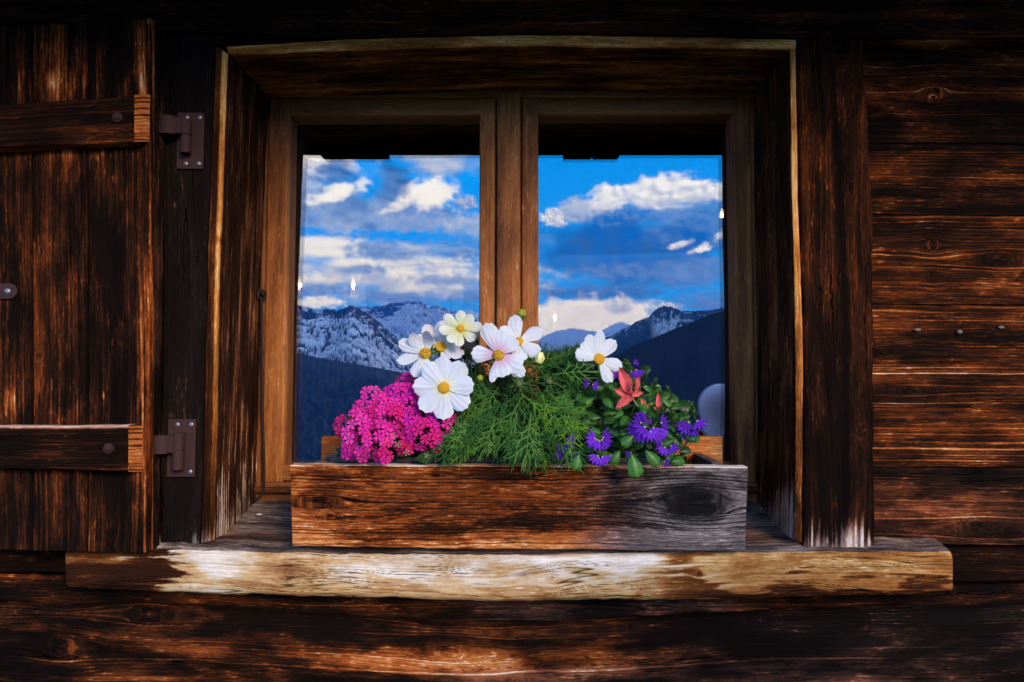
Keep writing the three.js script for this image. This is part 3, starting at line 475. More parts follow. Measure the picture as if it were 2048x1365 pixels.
  // latch plate with a rounded end
  { const a = at(32, 583, .0225), h = .0105, s = new THREE.Shape(); s.moveTo(-.12, -h); s.lineTo(-h, -h); s.absarc(-h, 0, h, -Math.PI / 2, Math.PI / 2); s.lineTo(-.12, h); s.lineTo(-.12, -h);
    const hole = new THREE.Path(); hole.moveTo(-.1, -.003); hole.lineTo(-.026, -.003); hole.absarc(-.026, 0, .003, -Math.PI / 2, Math.PI / 2); hole.lineTo(-.1, .003); hole.lineTo(-.1, -.003); s.holes.push(hole);
    const l = part('latch_plate', new THREE.ExtrudeGeometry(s, { depth: .002, bevelEnabled: true, bevelSize: .0008, bevelThickness: .0008, bevelSegments: 2 }).translate(a.x, a.y, a.z - .0015), metal, shutter);
    part('screw', new THREE.SphereGeometry(.0044, 14, 8).scale(1, 1, .5).translate(a.x - .0115, a.y, a.z + .0014), bright, l); }
  // hinges: strap round the edge, knuckle, plate on the post
  for (const [sx0, sx1, sy0, sy1, kx0, kx1, ky0, ky1, px0, px1, py0, py1, missing] of [[311, 344, 229, 265, 357, 376, 236, 305, 370, 405, 225, 338, 9], [296, 330, 872, 909, 341, 362, 866, 942, 351, 388, 839, 955, 2]]) {
    const h = sub('hinge', shutter), zs = .004;
    const s0 = at(sx0, sy0, zs), s1 = at(sx1, sy1, zs), cx = (s0.x + s1.x) / 2, r = (s1.x - s0.x) / 2, hh = s0.y - s1.y, cy = (s0.y + s1.y) / 2;
    const strap = new THREE.CylinderGeometry(r, r, hh, 28, 1, false).scale(1, 1, .75).translate(cx, cy, -.006);
    const k0 = at(kx0, ky0, -.001), k1 = at(kx1, ky1, -.001), kr = (k1.x - k0.x) / 2, kx = (k0.x + k1.x) / 2, kh = k0.y - k1.y;
    const link = new RoundedBoxGeometry(kx - cx, hh * .96, .006, 2, .002).translate((cx + kx) / 2, cy, -.004);
    part('strap', mergeGeometries([strap, link.index ? link.toNonIndexed() : link].map((g) => g.index ? g.toNonIndexed() : g)), metal, h);
    for (const [f0, f1] of [[0, .47], [.485, 1]]) part('knuckle', new THREE.CylinderGeometry(kr, kr, kh * (f1 - f0) - .002, 24).translate(kx, k0.y - kh * (f0 + f1) / 2, -.008), metal, h);
    part('pin', new THREE.CylinderGeometry(kr * .8, kr * .8, kh * .9, 16).translate(kx, k0.y - kh / 2, -.008), metal, h);
    const zp = -.0165, p0 = at(px0, py0, zp), p1 = at(px1, py1, zp);
    const plate = part('plate', new RoundedBoxGeometry(p1.x - p0.x + .012, p0.y - p1.y, .004, 2, .0012).translate((p0.x + p1.x) / 2 - .006, (p0.y + p1.y) / 2, zp - .002), metal, h);
    [[0, 0], [1, 0], [0, 1], [1, 1]].forEach(([i, j], n) => { if (n === missing) return; part('screw', new THREE.SphereGeometry(.0036, 14, 8).scale(1, 1, .5).translate(lerp(p0.x + .003, p1.x - .006, i), lerp(p0.y - .008, p1.y + .008, j), zp + .0003), bright, h); });
  }
}

// ---------------------------------------------------------------- what the window mirrors: roof edge, meadow, valley, mountains
// A direction in the mirror: x and y in photograph pixels -> azimuth and elevation, as in makeSky().
const azOf = (px) => Math.atan((px - CX) / F), tanEl = (px, py) => (750 - py) / F * Math.cos(azOf(px));
const struct = (name, g, m) => { const o = part(name, g, m, scene); o.userData.kind = 'structure'; return o; };
{
  // ground: a terrace before the house, then the slope down into the valley
  const xs = [], zs = []; for (let i = -70; i <= 70; i++) xs.push(Math.sign(i) * (Math.abs(i) * .25 + 9000 * (Math.abs(i) / 70) ** 5)); for (let i = 0; i <= 110; i++) zs.push(-60 + i * .9 + (i > 66 ? 7000 * ((i - 66) / 44) ** 3.4 : 0));
  const pos = [], idx = [], col = [];
  for (const z of zs) for (const x of xs) {
    const d = Math.max(0, z - 4.5), h = -1.62 - Math.min(d * .34, 330 + 60 * noise(x * .0007, z * .0007)) + (d > 2 ? Math.min(d * .02, 6) * noise(x * .05, z * .05) : 0) + (z < 0 ? -z * .12 : 0);
    pos.push(x, h, z); const g = .75 + .5 * noise(x * .6, z * .6) * .5; d > 30 ? col.push(.012, .026, .014) : col.push(.05 * g, .085 * g, .025 * g);
  }
  const n = xs.length; for (let j = 1; j < zs.length; j++) for (let i = 1; i < n; i++) { const p = j * n + i; idx.push(p - n - 1, p - 1, p - n, p - 1, p, p - n); }
  const g = new THREE.BufferGeometry(); g.setAttribute('position', new THREE.Float32BufferAttribute(pos, 3)); g.setAttribute('color', new THREE.Float32BufferAttribute(col, 3)); g.setIndex(idx); g.computeVertexNormals();
  struct('ground', g, plain([1, 1, 1], { vertexColors: true, roughness: 1, specularIntensity: .1 }));
}
const earth = new THREE.MeshStandardMaterial({ vertexColors: true, roughness: 1 });
/** A range of hills: skyline given as mirror pixels, at the distance R; snow(px, s, relief, h) -> share of snow. */
function range(name, line, R, { base = -420, run = .45, rough = 1, snow, rock = [.010, .015, .020], n = 420, m = 150, seed = 1, jag = 1, snowColor = [.90, .91, .93] }) {
  const pos = [], col = [], idx = [], a0 = azOf(line[0][0]), a1 = azOf(line[line.length - 1][0]);
  for (let i = 0; i <= n; i++) {
    const az = lerp(a0, a1, i / n), px = CX + F * Math.tan(az); let j = 1; while (j < line.length - 1 && line[j][0] < px) j++;
    const f = clamp((px - line[j - 1][0]) / (line[j][0] - line[j - 1][0]), 0, 1), py = lerp(line[j - 1][1], line[j][1], f) + jag * (3 * noise(px / 9 + seed, 1) + 1.6 * noise(px / 3.4 + seed, 5));
    const H = R * tanEl(px, py);
    for (let k = 0; k <= m; k++) {
      const s = k / m, back = k === 0, d = back ? R * 1.06 : R * (1 - run * Math.max(0, s - 1 / m)), e = Math.max(0, s - 1 / m);
      const x = az * 60, wx = x + 1.6 * noise(x * .5 + seed, e * 14) + 5 * e * noise(x * .35 + seed, 3.3), rel = billow(wx * 1.1 + seed, e * 16 + seed + .8 * noise(x * .9, e * 8), 6), rid = fbm(wx * 4 + seed, e * 46, 5);
      const h = back ? base : lerp(H, base, e ** .85) + R * .02 * rough * Math.min(1, e * 8) * (rel * (1 - e * .5) + .4 * rid);
      pos.push(d * Math.sin(az), h, d * Math.cos(az) - .4);
      const sn = snow ? clamp(snow(px, e, rel, rid, h), 0, 1) : 0;
      const tx = 1 + .5 * rid + .35 * rel; col.push(lerp(rock[0] * tx, snowColor[0], sn), lerp(rock[1] * tx, snowColor[1], sn), lerp(rock[2] * tx, snowColor[2], sn));
      if (i && k) { const p = i * (m + 1) + k; idx.push(p - m - 2, p - m - 1, p - 1, p - m - 1, p, p - 1); }
    }
  }
  const g = new THREE.BufferGeometry(); g.setAttribute('position', new THREE.Float32BufferAttribute(pos, 3)); g.setAttribute('color', new THREE.Float32BufferAttribute(col, 3)); g.setIndex(idx); g.computeVertexNormals();
  return struct(name, g, earth);
}
range('snow_mountain', [[540, 606], [602, 611], [618, 616], [632, 622], [642, 618], [657, 619], [676, 620], [690, 614], [705, 610], [716, 616], [728, 622], [750, 638], [778, 662], [812, 692], [850, 716], [930, 760]], 3600, {
  seed: 3, run: .5, base: -380, rough: .5, snow: (px, e, rel, rid, h) => { const line = .30 + .05 * noise(px / 26, 3); const dark = .9 * spot(px, e * 600, 740, 12, 70, 60) + .8 * spot(px, e * 600, 668, 14, 40, 26) + .7 * spot(px, e * 600, 615, 16, 26, 30); return step(rel * 1.4 + rid * 1.5 - .50 - dark * .6, -.06, .3) * step(line - e + .16 * rid + .1 * rel, -.03, .05); } });
range('snow_mountain', [[690, 616], [727, 613], [760, 612], [783, 606], [819, 600], [838, 604], [858, 611], [875, 612], [900, 619], [925, 627], [950, 636], [1000, 656], [1060, 690], [1120, 730]], 7600, {
  seed: 9, run: .4, base: -500, rough: .6, snow: (px, e, rel, rid) => step(rel * 1.4 + rid * 1.5 - .2 - .9 * spot(px, e * 300, 770, 12, 34, 40), -.05, .35) });
range('snow_mountain', [[1000, 700], [1050, 690], [1078, 679], [1096, 668], [1112, 662], [1128, 660], [1145, 656], [1172, 661], [1198, 663], [1218, 654], [1240, 643], [1262, 650], [1320, 690]], 9000, {
  seed: 15, run: .35, base: -500, rough: .6, snow: (px, e, rel, rid) => step(rel * 1.4 + rid * 1.5 + .1, .0, .2) });
range('ridge', [[1020, 716], [1090, 705], [1160, 692], [1215, 674], [1243, 661], [1270, 645], [1298, 633], [1315, 617], [1329, 611], [1343, 613], [1368, 622], [1400, 622], [1450, 616], [1520, 604], [1600, 600]], 3000, {
  seed: 21, run: .45, base: -400, rough: .9, rock: [.018, .03, .03], snow: (px, e, rel, rid) => .8 * step(rel + rid * .6 + .2 - 5 * Math.abs(e - .16), .2, .5) * step(px, 1295, 1320) + .5 * step(rid + rel * .4 - e * 4, .25, .5) });
range('forest_slope', [[1080, 770], [1160, 742], [1226, 714], [1270, 690], [1309, 675], [1365, 651], [1410, 634], [1446, 622], [1520, 602], [1620, 585]], 1100, { seed: 27, run: .6, base: -330, rough: .5, jag: .45, rock: [.002, .006, .007] });
range('forest_slope', [[400, 668], [500, 690], [580, 704], [640, 716], [720, 730], [800, 744], [880, 768], [980, 800]], 2300, { seed: 33, run: .6, base: -360, rough: .5, jag: .4, rock: [.002, .011, .012] });
scene.fog = new THREE.FogExp2(new THREE.Color().setRGB(.035, .29, 1.0), 9e-5);

// roof edge over the window: rafters, soffit boards, shingles with uneven ends
{
  const roof = thing('roof_eave', 'low wooden roof edge over the wall, mirrored as the dark band above the clouds', 'roof');
  const zE = .62, yE = (zE + .2 + 1.2) * (750 - 308) / F, slope = .42, wd = wood({ w: .6, h: .2, seed: 95, base: .24, spread: .25, ppm: 500 });
  const m = new THREE.Matrix4();
  for (let i = 0; i < 17; i++) { const x0 = -2 + i * .235, g = new RoundedBoxGeometry(.231, .02, 1.1, 1, .003); g.rotateX(Math.atan(slope)).translate(x0, yE + .018 + slope * .5, zE - .5); part('soffit_board', g, wd, roof); }
  const r = rng(8), xs = []; for (let x = -2.05; x < 2.05;) { const w = .1 + .09 * r(); xs.push([x, w, (r() - .5) * .008]); x += w + .002; }
  const tabs = [[640, 775], [1127, 1185], [1186, 1240]].map(([a, b]) => [(a - CX) / F * 2.02, (b - CX) / F * 2.02]);
  for (const [x, w, d] of xs) { const g = new RoundedBoxGeometry(w, .014, 1.16, 1, .003).rotateX(Math.atan(slope)).translate(x + w / 2, yE + .044 + slope * .5 + d, zE - .49); part('shingle', g, wd, roof); }
  for (const [a, b] of tabs) { const g = new RoundedBoxGeometry(b - a, .026, .03, 1, .004).translate((a + b) / 2, yE + .0065, zE + .005); part('fascia_piece', g, wd, roof); }
  part('fascia', new RoundedBoxGeometry(4.1, .06, .022, 1, .004).translate(0, yE + .03, zE - .01), wd, roof);
  for (const x of [-1.5, -.75, .75, 1.5]) { const g = new RoundedBoxGeometry(.09, .11, 1.02, 1, .006).rotateX(Math.atan(slope)).translate(x, yE - .045 + slope * .56, zE - .56); part('rafter', g, wd, roof); }
}

// the room behind the window: dark boards all round, light-tight
{
  const room = thing('room_shell', 'dark timbered room behind the window panes', 'room'), wd = plain([.010, .0055, .003], { roughness: .95, specularIntensity: .05 });
  const box = (name, x0, x1, y0, y1, z0, z1) => part(name, new THREE.BoxGeometry(x1 - x0, y1 - y0, z1 - z0).translate((x0 + x1) / 2, (y0 + y1) / 2, (z0 + z1) / 2), wd, room);
  const L = at(505, 600, ZF).x + .004, R = at(1532, 600, ZF).x - .004, T = at(1000, 178, ZF).y, B = at(1000, 1010, ZF).y;
  box('inner_wall', -2.2, L - .02, -1.9, 1.5, -.25, -.195); box('inner_wall', R + .02, 2.2, -1.9, 1.5, -.25, -.195);
  box('inner_wall', L - .0195, R + .0195, T + .02, 1.5, -.25, -.195); box('inner_wall', L - .0195, R + .0195, -1.9, B - .03, -.25, -.195);
  box('back_wall', -2.2, 2.2, -1.9, 1.5, -3.6, -3.4); box('side_wall', -2.4, -2.2, -1.9, 1.5, -3.6, -.05); box('side_wall', 2.2, 2.4, -1.9, 1.5, -3.6, -.05);
  box('floor', -2.4, 2.4, -2.1, -1.9, -3.6, -.05); box('ceiling', -2.4, 2.4, 1.5, 1.7, -3.6, -.05);
  room.userData.kind = 'structure';
  // curtain: sheer, dark blue-grey, in soft folds behind the left sash
  const c0 = at(585, 700, -.3), c1 = at(830, 700, -.3), g = new THREE.PlaneGeometry(c1.x - c0.x, .62, 120, 8), P = g.attributes.position;
  for (let i = 0; i < P.count; i++) P.setZ(i, .012 * Math.sin(P.getX(i) * 190 + 1.2 * noise(P.getX(i) * 40, P.getY(i) * 2)) + .006 * noise(P.getX(i) * 50, 3));
  g.translate((c0.x + c1.x) / 2, c0.y - .21, -.30); g.computeVertexNormals();
  const cur = thing('cafe_curtain', 'dim folded curtain behind the lower left pane', 'curtain');
  part('cloth', g, plain([.001, .003, .009], { roughness: 1, specularIntensity: .02, side: THREE.DoubleSide }), cur);
  part('curtain_rod', new THREE.CylinderGeometry(.005, .005, c1.x - c0.x + .04, 10).rotateZ(Math.PI / 2).translate((c0.x + c1.x) / 2, c0.y + .10, -.30), plain([.03, .02, .015]), cur);
}
// candle bulbs burning in the room
{
  const brass = plain([.35, .2, .07], { metalness: .8, roughness: .35 });
  const bulbGlass = new THREE.MeshPhysicalMaterial({ color: 0xffffff, transmission: 1, thickness: 0, roughness: .02, ior: 1.5 });
  const glow = new THREE.MeshStandardMaterial({ color: 0x000000, emissive: new THREE.Color(1, .58, .22), emissiveIntensity: .9 });
  const prof = [[0, .042], [.004, .036], [.009, .026], [.0125, .010], [.0115, -.003], [.007, -.011], [.0055, -.014]].map(([x, y]) => new THREE.Vector2(x, y));
  [[599, 572, -1.9, 'glowing candle bulb at the dark left edge of the left pane'], [706, 572, -1.75, 'glowing candle bulb low in the cream clouds of the left pane'], [1444, 430, -1.8, 'glowing candle bulb beside the right edge of the right pane'], [1110, 637, -2.3, 'faint glowing bulb in the bright cloud bank of the right pane']].forEach(([px, py, z, label]) => {
    const p = at(px, py, z), t = thing('candle_bulb', label, 'lamp', [p.x, p.y, p.z], 'candle bulbs lit inside the room');
    part('glass_envelope', new THREE.LatheGeometry(prof, 24), bulbGlass, t);
    part('filament', new THREE.TubeGeometry(new THREE.CatmullRomCurve3([V(-.002, -.008, 0), V(-.005, .014, 0), V(0, .026, .001), V(.005, .014, 0), V(.002, -.008, 0)]), 20, .0015, 6), glow, t);
    part('socket', new THREE.CylinderGeometry(.0075, .0065, .03, 16).translate(0, -.029, 0), brass, t);
    part('stand', new THREE.TubeGeometry(new THREE.CatmullRomCurve3([V(0, -.044, 0), V(0, -.3, 0), V(0, -1.88 - p.y, 0)]), 40, .004, 6), plain([.012, .008, .006], { roughness: .9, specularIntensity: .1 }), t);
    part('base', new THREE.CylinderGeometry(.09, .1, .02, 24).translate(0, -1.885 - p.y, 0), brass, t);
    const l = new THREE.PointLight(new THREE.Color(1, .6, .28), .12); l.position.set(0, .006, 0); l.shadow.radius = .4; l.castShadow = true; t.add(l);
  });
}

// ---------------------------------------------------------------- plants
const leafy = (o) => new THREE.MeshPhysicalMaterial({ vertexColors: true, side: THREE.DoubleSide, roughness: .62, specularIntensity: .5, ...o });
const petalMat = leafy({ transmission: .28, thickness: 0, roughness: 1, specularIntensity: .2 });
const greenMat = leafy({ transmission: .22, thickness: 0, roughness: .9 });
const stemMat = leafy({});
/** A sheet over u in -1..1 and v in 0..1: f(u, v) -> [x, y, z, r, g, b]. */
function sheet(nu, nv, f) {
  const pos = [], col = [], idx = [];
  for (let j = 0; j <= nv; j++) for (let i = 0; i <= nu; i++) { const q = f(i / nu * 2 - 1, j / nv); pos.push(q[0], q[1], q[2]); col.push(q[3], q[4], q[5]); if (i && j) { const k = j * (nu + 1) + i; idx.push(k - nu - 2, k - nu - 1, k - 1, k - nu - 1, k, k - 1); } }
  const g = new THREE.BufferGeometry(); g.setAttribute('position', new THREE.Float32BufferAttribute(pos, 3)); g.setAttribute('color', new THREE.Float32BufferAttribute(col, 3)); g.setIndex(idx); g.computeVertexNormals(); return g;
}
const paint = (g, c, f) => { const n = g.attributes.position.count, a = new Float32Array(n * 3); for (let i = 0; i < n; i++) { const k = f ? f(g.attributes.position.getX(i), g.attributes.position.getY(i), g.attributes.position.getZ(i)) : c; a.set(k, i * 3); } g.setAttribute('color', new THREE.BufferAttribute(a, 3)); g.deleteAttribute('uv'); return g; };
const merge = (list) => mergeGeometries(list.map((g) => { const q = g.index ? g.toNonIndexed() : g; q.deleteAttribute('uv'); return q; }));
function tube(points, r0, r1, c, seg = 12, rad = 5) {
  const curve = new THREE.CatmullRomCurve3(points), g = new THREE.TubeGeometry(curve, seg, 1, rad), P = g.attributes.position, ctr = Array.from({ length: seg + 1 }, (_, i) => curve.getPointAt(i / seg));
  for (let i = 0; i < P.count; i++) { const k = Math.floor(i / (rad + 1)), c0 = ctr[k], r = lerp(r0, r1, k / seg); P.setXYZ(i, c0.x + (P.getX(i) - c0.x) * r, c0.y + (P.getY(i) - c0.y) * r, c0.z + (P.getZ(i) - c0.z) * r); }
  return paint(g, c);
}
/** Turns an object so that its +z looks along n and its +y stays near up, then spins it. */
function face(o, n, spin = 0) { const z = n.clone().normalize(), ref = Math.abs(z.y) > .95 ? V(0, 0, -1) : V(0, 1, 0), x = ref.clone().cross(z).normalize(), y = z.clone().cross(x); o.quaternion.setFromRotationMatrix(new THREE.Matrix4().makeBasis(x, y, z)).multiply(new THREE.Quaternion().setFromAxisAngle(V(0, 0, 1), spin)); return o; }

// ---- white cosmos with feathery foliage
const cosmos = thing('cosmos_plant', 'white cosmos with feathery green leaves and golden centres in the middle of the flower box', 'flowering plant');
/** One petal, length 1, pointing to +y: broad, ribbed, toothed at the tip. */
function cosmosPetal({ width = .42, cup = .1, tint = null, tintTo = .5, base = [.70, .73, .56], seed = 1, curl = 0, twist = 0, point = 0, color = [.68, .73, .78] }) {
  return sheet(18, 20, (u, v) => {
    const w = width * Math.pow(v, .62) * (1 - .36 * Math.pow(v, 6)) * lerp(1, 1 - .9 * v * v, point), tooth = .024 * Math.cos(u * 7.6 + .5 * Math.sin(seed)) * Math.pow(v, 6), len = v * (1 - .15 * Math.pow(Math.abs(u), 3.2) * Math.pow(v, 3)) + tooth;
    const rib = .009 * Math.cos(u * 11 + seed) * step(v, .05, .4) + .03 * noise(u * 1.6 + seed, v * 2.2) * v, z = cup * v * v * 1.2 - .10 * u * u * v + rib + curl * v * v * v * (1 + .5 * u) + twist * u * v + .05 * (1 - v) * (1 - v);
    const k = clamp(1 - v / tintTo, 0, 1) * (tint ? .55 + .45 * Math.abs(noise(u * 5 + seed, v)) : 1), c = tint ?? base;
    return [u * w, len, z, lerp(color[0], c[0], k), lerp(color[1], c[1], k), lerp(color[2], c[2], k)];
  });
}
function flowerCentre(R, seed, darkTips) {
  const list = [], r = rng(seed); list.push(paint(new THREE.SphereGeometry(R, 18, 10, 0, 6.3, 0, 1.6).rotateX(Math.PI / 2).scale(1, 1, .5), [.5, .28, .012]));
  for (let i = 0; i < 90; i++) { const q = Math.sqrt((i + .5) / 90), a = i * 2.39996, x = R * q * Math.cos(a), y = R * q * Math.sin(a), z = R * .52 * Math.sqrt(1 - q * q * .9), h = R * (.16 + .14 * r()), d = darkTips && q < .85 && r() < .5; list.push(paint(new THREE.ConeGeometry(R * .075, h, 5).rotateX(Math.PI / 2).rotateZ(r()).translate(x, y, z + h * .3), d ? [.03, .012, .006] : [.72 + .15 * r(), .42 + .1 * r(), .02])); }
  return merge(list);
}
const sepalGreen = [.05, .10, .015];
function calyx(R, seed) { const list = []; for (let i = 0; i < 8; i++) { const a = i / 8 * 6.283 + .2 * hash(i, seed); list.push(sheet(2, 5, (u, v) => [u * R * .14 * (1 - v) , v * R * .5, -.06 * R + .04 * R * v, ...sepalGreen]).rotateZ(a)); } list.push(paint(new THREE.SphereGeometry(R * .12, 10, 8).scale(1, 1, .8).translate(0, 0, -R * .08), sepalGreen)); return merge(list); }
// [px, py of the centre, radius in pixels, direction faced, petals as [angle in degrees (0 up, clockwise), length, width, cup, curl], options]
const FL = [
  { c: [921, 658, .005], R: 39, n: [.05, .16, 1], sp: 8, o: { base: [.62, .64, .16], tintTo: .75, color: [.72, .75, .64] }, w: .34, cup: .16, rc: .2 },
  { c: [881, 696, -.012], R: 50, n: [.22, .62, .85], pet: [[-62, 1, .4], [-28, 1.08, .42], [8, 1.15, .4], [42, .95, .34], [82, .72, .36], [118, .9, .42], [150, .6, .36]], o: { color: [.66, .66, .72], base: [.74, .76, .6] }, cup: .16, rc: .23 },
  { c: [851, 708, .002], R: 55, n: [-.1, .22, 1], pet: [[-104, .98, .30], [-158, .86, .34], [-66, 1.0, .32, .1, .0], [12, .62, .28, .5, .5], [-186, .7, .3], [-40, .7, .3, .3, .2]], o: {}, cup: .08, rc: .21, dark: 1 },
  { c: [888, 776, .03], R: 59, n: [-.02, .06, 1], sp: 8, o: { base: [.78, .80, .42], tintTo: .4 }, w: .43, cup: .06, rc: .2, jitter: .06 },
  { c: [997, 711, .028], R: 52, n: [0, .08, 1], pet: [[-86, .96, .42], [-166, 1.0, .26, .1, 0, .3], [168, .78, .52], [118, .94, .5], [128, 1.18, .36, -.1], [42, .86, .5], [-22, 1.22, .44, .16], [4, .9, .46]], o: { tint: [.60, .07, .36], tintTo: .62 }, cup: .07, rc: .22, dark: 1 },
  { c: [1037, 684, .014], R: 42, n: [.12, .3, .95], pet: [[-8, 1.2, .46, .2], [62, 1.16, .48, .1], [122, 1.08, .46], [178, .92, .5], [-52, 1.02, .46, .1], [-110, .9, .4]], o: { base: [.8, .8, .5], tintTo: .3 }, cup: .1, rc: .22 },
  { c: [1197, 719, .02], R: 49, n: [.3, .1, .95], pet: [[-24, 1.0, .34, .1], [6, 1.08, .32, .1], [44, .98, .38], [106, .98, .36, .05], [152, .98, .34], [-76, .98, .36], [-52, .9, .3, .1]], o: { base: [.7, .72, .3], tintTo: .3 }, cup: .08, rc: .23 },
];
const crown = [];   // stem tops
FL.forEach((f, i) => {
  const [px, py, z] = f.c, p = at(px, py, z), R = M(f.R, z), r = rng(50 + i), fl = sub('flower', cosmos); fl.position.copy(p); face(fl, V(...f.n));
  const pets = f.pet ?? Array.from({ length: f.sp }, (_, k) => [k * 360 / f.sp + (r() - .5) * 14, .94 + (f.jitter ?? .1) * (r() - .5) * 2, f.w]);
  pets.forEach(([a, len, w, cup, curl, point], k) => {
    const g = cosmosPetal({ ...f.o, width: w / len, cup: (cup ?? f.cup) + .05 * (r() - .5), curl: curl ?? 0, point: point ?? 0, twist: .1 * (r() - .5), seed: i * 11 + k * 3.1 });
    g.scale(R * len, R * len, R * len).translate(0, R * f.rc * .35, 0).rotateZ(-a * Math.PI / 180).translate(0, 0, (k % 3) * .0011 - .001);
    part('petal', g, petalMat, fl);
  });
  part('flower_centre', flowerCentre(R * f.rc, 70 + i, f.dark).translate(0, 0, R * .05), stemMat, fl);
  part('calyx', calyx(R, i), greenMat, fl);
  crown.push([p.clone().add(V(...f.n).normalize().multiplyScalar(-.006)), V(...f.n).normalize()]);
});
const soilY = TY - .016;
crown.forEach(([p, n], i) => {
  const b = V(lerp(p.x, at(1020, 800, -.07).x, .72) + .01 * (hash(i, 3) - .5), soilY, -.07 + .03 * (hash(i, 4) - .5)), q = p.clone().addScaledVector(n, -.025).add(V(0, -.012, 0));
  part('stem', tube([b, b.clone().lerp(q, .5).add(V(.01 * (hash(i, 6) - .5), .02, -.006)), q, p], .0015, .0009, [.035, .075, .014], 18), stemMat, cosmos);
});
// buds: [px, py, z, radius px, kind]; kind 0 round green, 1 pale opening, 2 star of bracts seen from the tip
const budGeo = (kind, seed) => {
  const list = [], r = rng(seed);
  if (kind === 1) { const ov = new THREE.SphereGeometry(1, 16, 12).scale(.78, 1.15, .78).translate(0, .3, 0); list.push(paint(ov, null, (x, y) => y < -.3 ? [.10, .12, .006] : [.62, .62, .22])); for (let i = 0; i < 6; i++) list.push(sheet(4, 8, (u, v) => [u * .42 * Math.sin(Math.min(1, v * 1.1) * 2.6), -.5 + v * 2.1, .8 * Math.sin(Math.min(1, v + .12) * 2.7) + .04, .70, .69, .30]).rotateY(i * 1.047)); }
  else { list.push(paint(new THREE.SphereGeometry(1, 16, 12), null, (x, y, z) => { const k = .5 + .5 * Math.cos(Math.atan2(kind === 2 ? y : z, x) * 8); return kind === 2 ? [.03 + .05 * k, .06 + .06 * k, .03] : [lerp(.14, .34, k) * (y < -.3 ? .5 : 1), lerp(.17, .34, k) * (y < -.3 ? .6 : 1), .02]; })); }
  for (let i = 0; i < 8; i++) { const a = i / 8 * 6.283 + .3 * r(), l = 1.5 + .5 * r(); const s = sheet(2, 6, (u, v) => [u * .22 * (1 - v), .5 + v * l, -.25 - .25 * v + .35 * v * v, .06, .15, .018]).rotateZ(a); if (kind !== 2) s.rotateX(-1.35).translate(0, kind === 1 ? -.7 : -.75, 0); list.push(s); }
  return merge(list);
};
[[1043, 628, .0, 10, 0], [1078, 722, .025, 11, 1], [1038, 769, .03, 8.5, 2], [924, 743, .02, 6.5, 0], [960, 757, .012, 7, 0], [1098, 764, .02, 7, 2]].forEach(([px, py, z, R, kind], i) => {
  const p = at(px, py, z), b = sub('bud', cosmos); b.position.copy(p); b.rotation.z = [0, -.25, 0, .4, -.3, .2][i];
  part('bud_head', budGeo(kind, i).scale(M(R, z), M(R, z), M(R, z)), stemMat, b);
  const e = V(lerp(0, at(1030, 850, -.03).x - p.x, .6), (at(0, 860, 0).y - p.y) * (i === 0 ? 1 : .7), -.03 - p.z * .5);
  part('stalk', tube([V(0, -M(R, z) * .7, 0), V(e.x * .15, e.y * .35, e.z * .3), e], .0011, .0012, [.05, .11, .018], 12), stemMat, b);
});
/** A leaf cut into needles, 1 long, hanging from the origin towards +y. */
function needle(list, p, a, len, w, bend, z0, z1, c) {
  const rings = []; for (let k = 0; k < 3; k++) { const s = k / 2, ang = a + bend * s, x = p[0] + Math.sin(a + bend * s * .5) * len * s, y = p[1] + Math.cos(a + bend * s * .5) * len * s, z = lerp(z0, z1, s), r = w * (1 - .55 * s); rings.push([x, y, z, Math.cos(ang) * r, -Math.sin(ang) * r, r]); }
  const tip = [p[0] + Math.sin(a + bend * .55) * len * 1.22, p[1] + Math.cos(a + bend * .55) * len * 1.22, z1 + (z1 - z0) * .2];
  const P = (q, k) => k === 0 ? [q[0] + q[3], q[1] + q[4], q[2]] : k === 1 ? [q[0] - q[3], q[1] - q[4], q[2]] : [q[0], q[1], q[2] + q[5] * .9];
  for (let i = 0; i < 2; i++) for (let k = 0; k < 3; k++) { const a0 = P(rings[i], k), a1 = P(rings[i], (k + 1) % 3), b0 = P(rings[i + 1], k), b1 = P(rings[i + 1], (k + 1) % 3); list.push(a0, a1, b0, a1, b1, b0); }
  for (let k = 0; k < 3; k++) list.push(P(rings[2], k), P(rings[2], (k + 1) % 3), tip);
  return [p[0] + Math.sin(a + bend * .5) * len * .6, p[1] + Math.cos(a + bend * .5) * len * .6, lerp(z0, z1, .6)];
}
function frond(seed, tone) {
  const r = rng(seed), tri = [], N = 4, sway = (r() - .5) * .5, zc = (t) => .16 * Math.sin(t * 2.4) - .22 * t * t, rx = (t) => sway * t * t;
  for (let i = 0; i < 6; i++) { const t = i / 6; needle(tri, [rx(t), t], Math.atan(sway * 2 * t), .17, .022 * (1 - t * .4), 0, zc(t), zc(t + .16)); }
  for (let i = 1; i <= N; i++) for (const sd of [-1, 1]) {
    const t = .12 + .8 * (i + (sd > 0 ? .3 : 0)) / (N + .5), len = (.52 - .26 * t) * (.62 + .75 * r()) * (i === 1 ? .8 : 1), a = sd * (.5 + .55 * r() - .15 * t) + sway * t, p = [rx(t), t], z = zc(t), dz = (r() - .4) * .12;
    const q = needle(tri, p, a, len, .021, sd * .7 * (r() - .6), z, z + dz);
    if (len > .14) for (const s2 of [-1, 1]) { if (r() < .7) needle(tri, q, a + s2 * (.5 + .3 * r()), len * (.42 + .25 * r()), .0175, .2 * s2 * (r() - .5), q[2], q[2] + (r() - .5) * .08); if (r() < .2) needle(tri, [lerp(p[0], q[0], .55), lerp(p[1], q[1], .55)], a + s2 * (.55 + .3 * r()), len * .34, .0145, 0, lerp(z, q[2], .55), q[2] + (r() - .5) * .06); }
  }
  needle(tri, [rx(1), 1], sway, .16, .0155, 0, zc(1), zc(1.1));
  const g = new THREE.BufferGeometry().setFromPoints(tri.map((q) => V(...q))); g.computeVertexNormals(); paint(g, tone); return g;
}
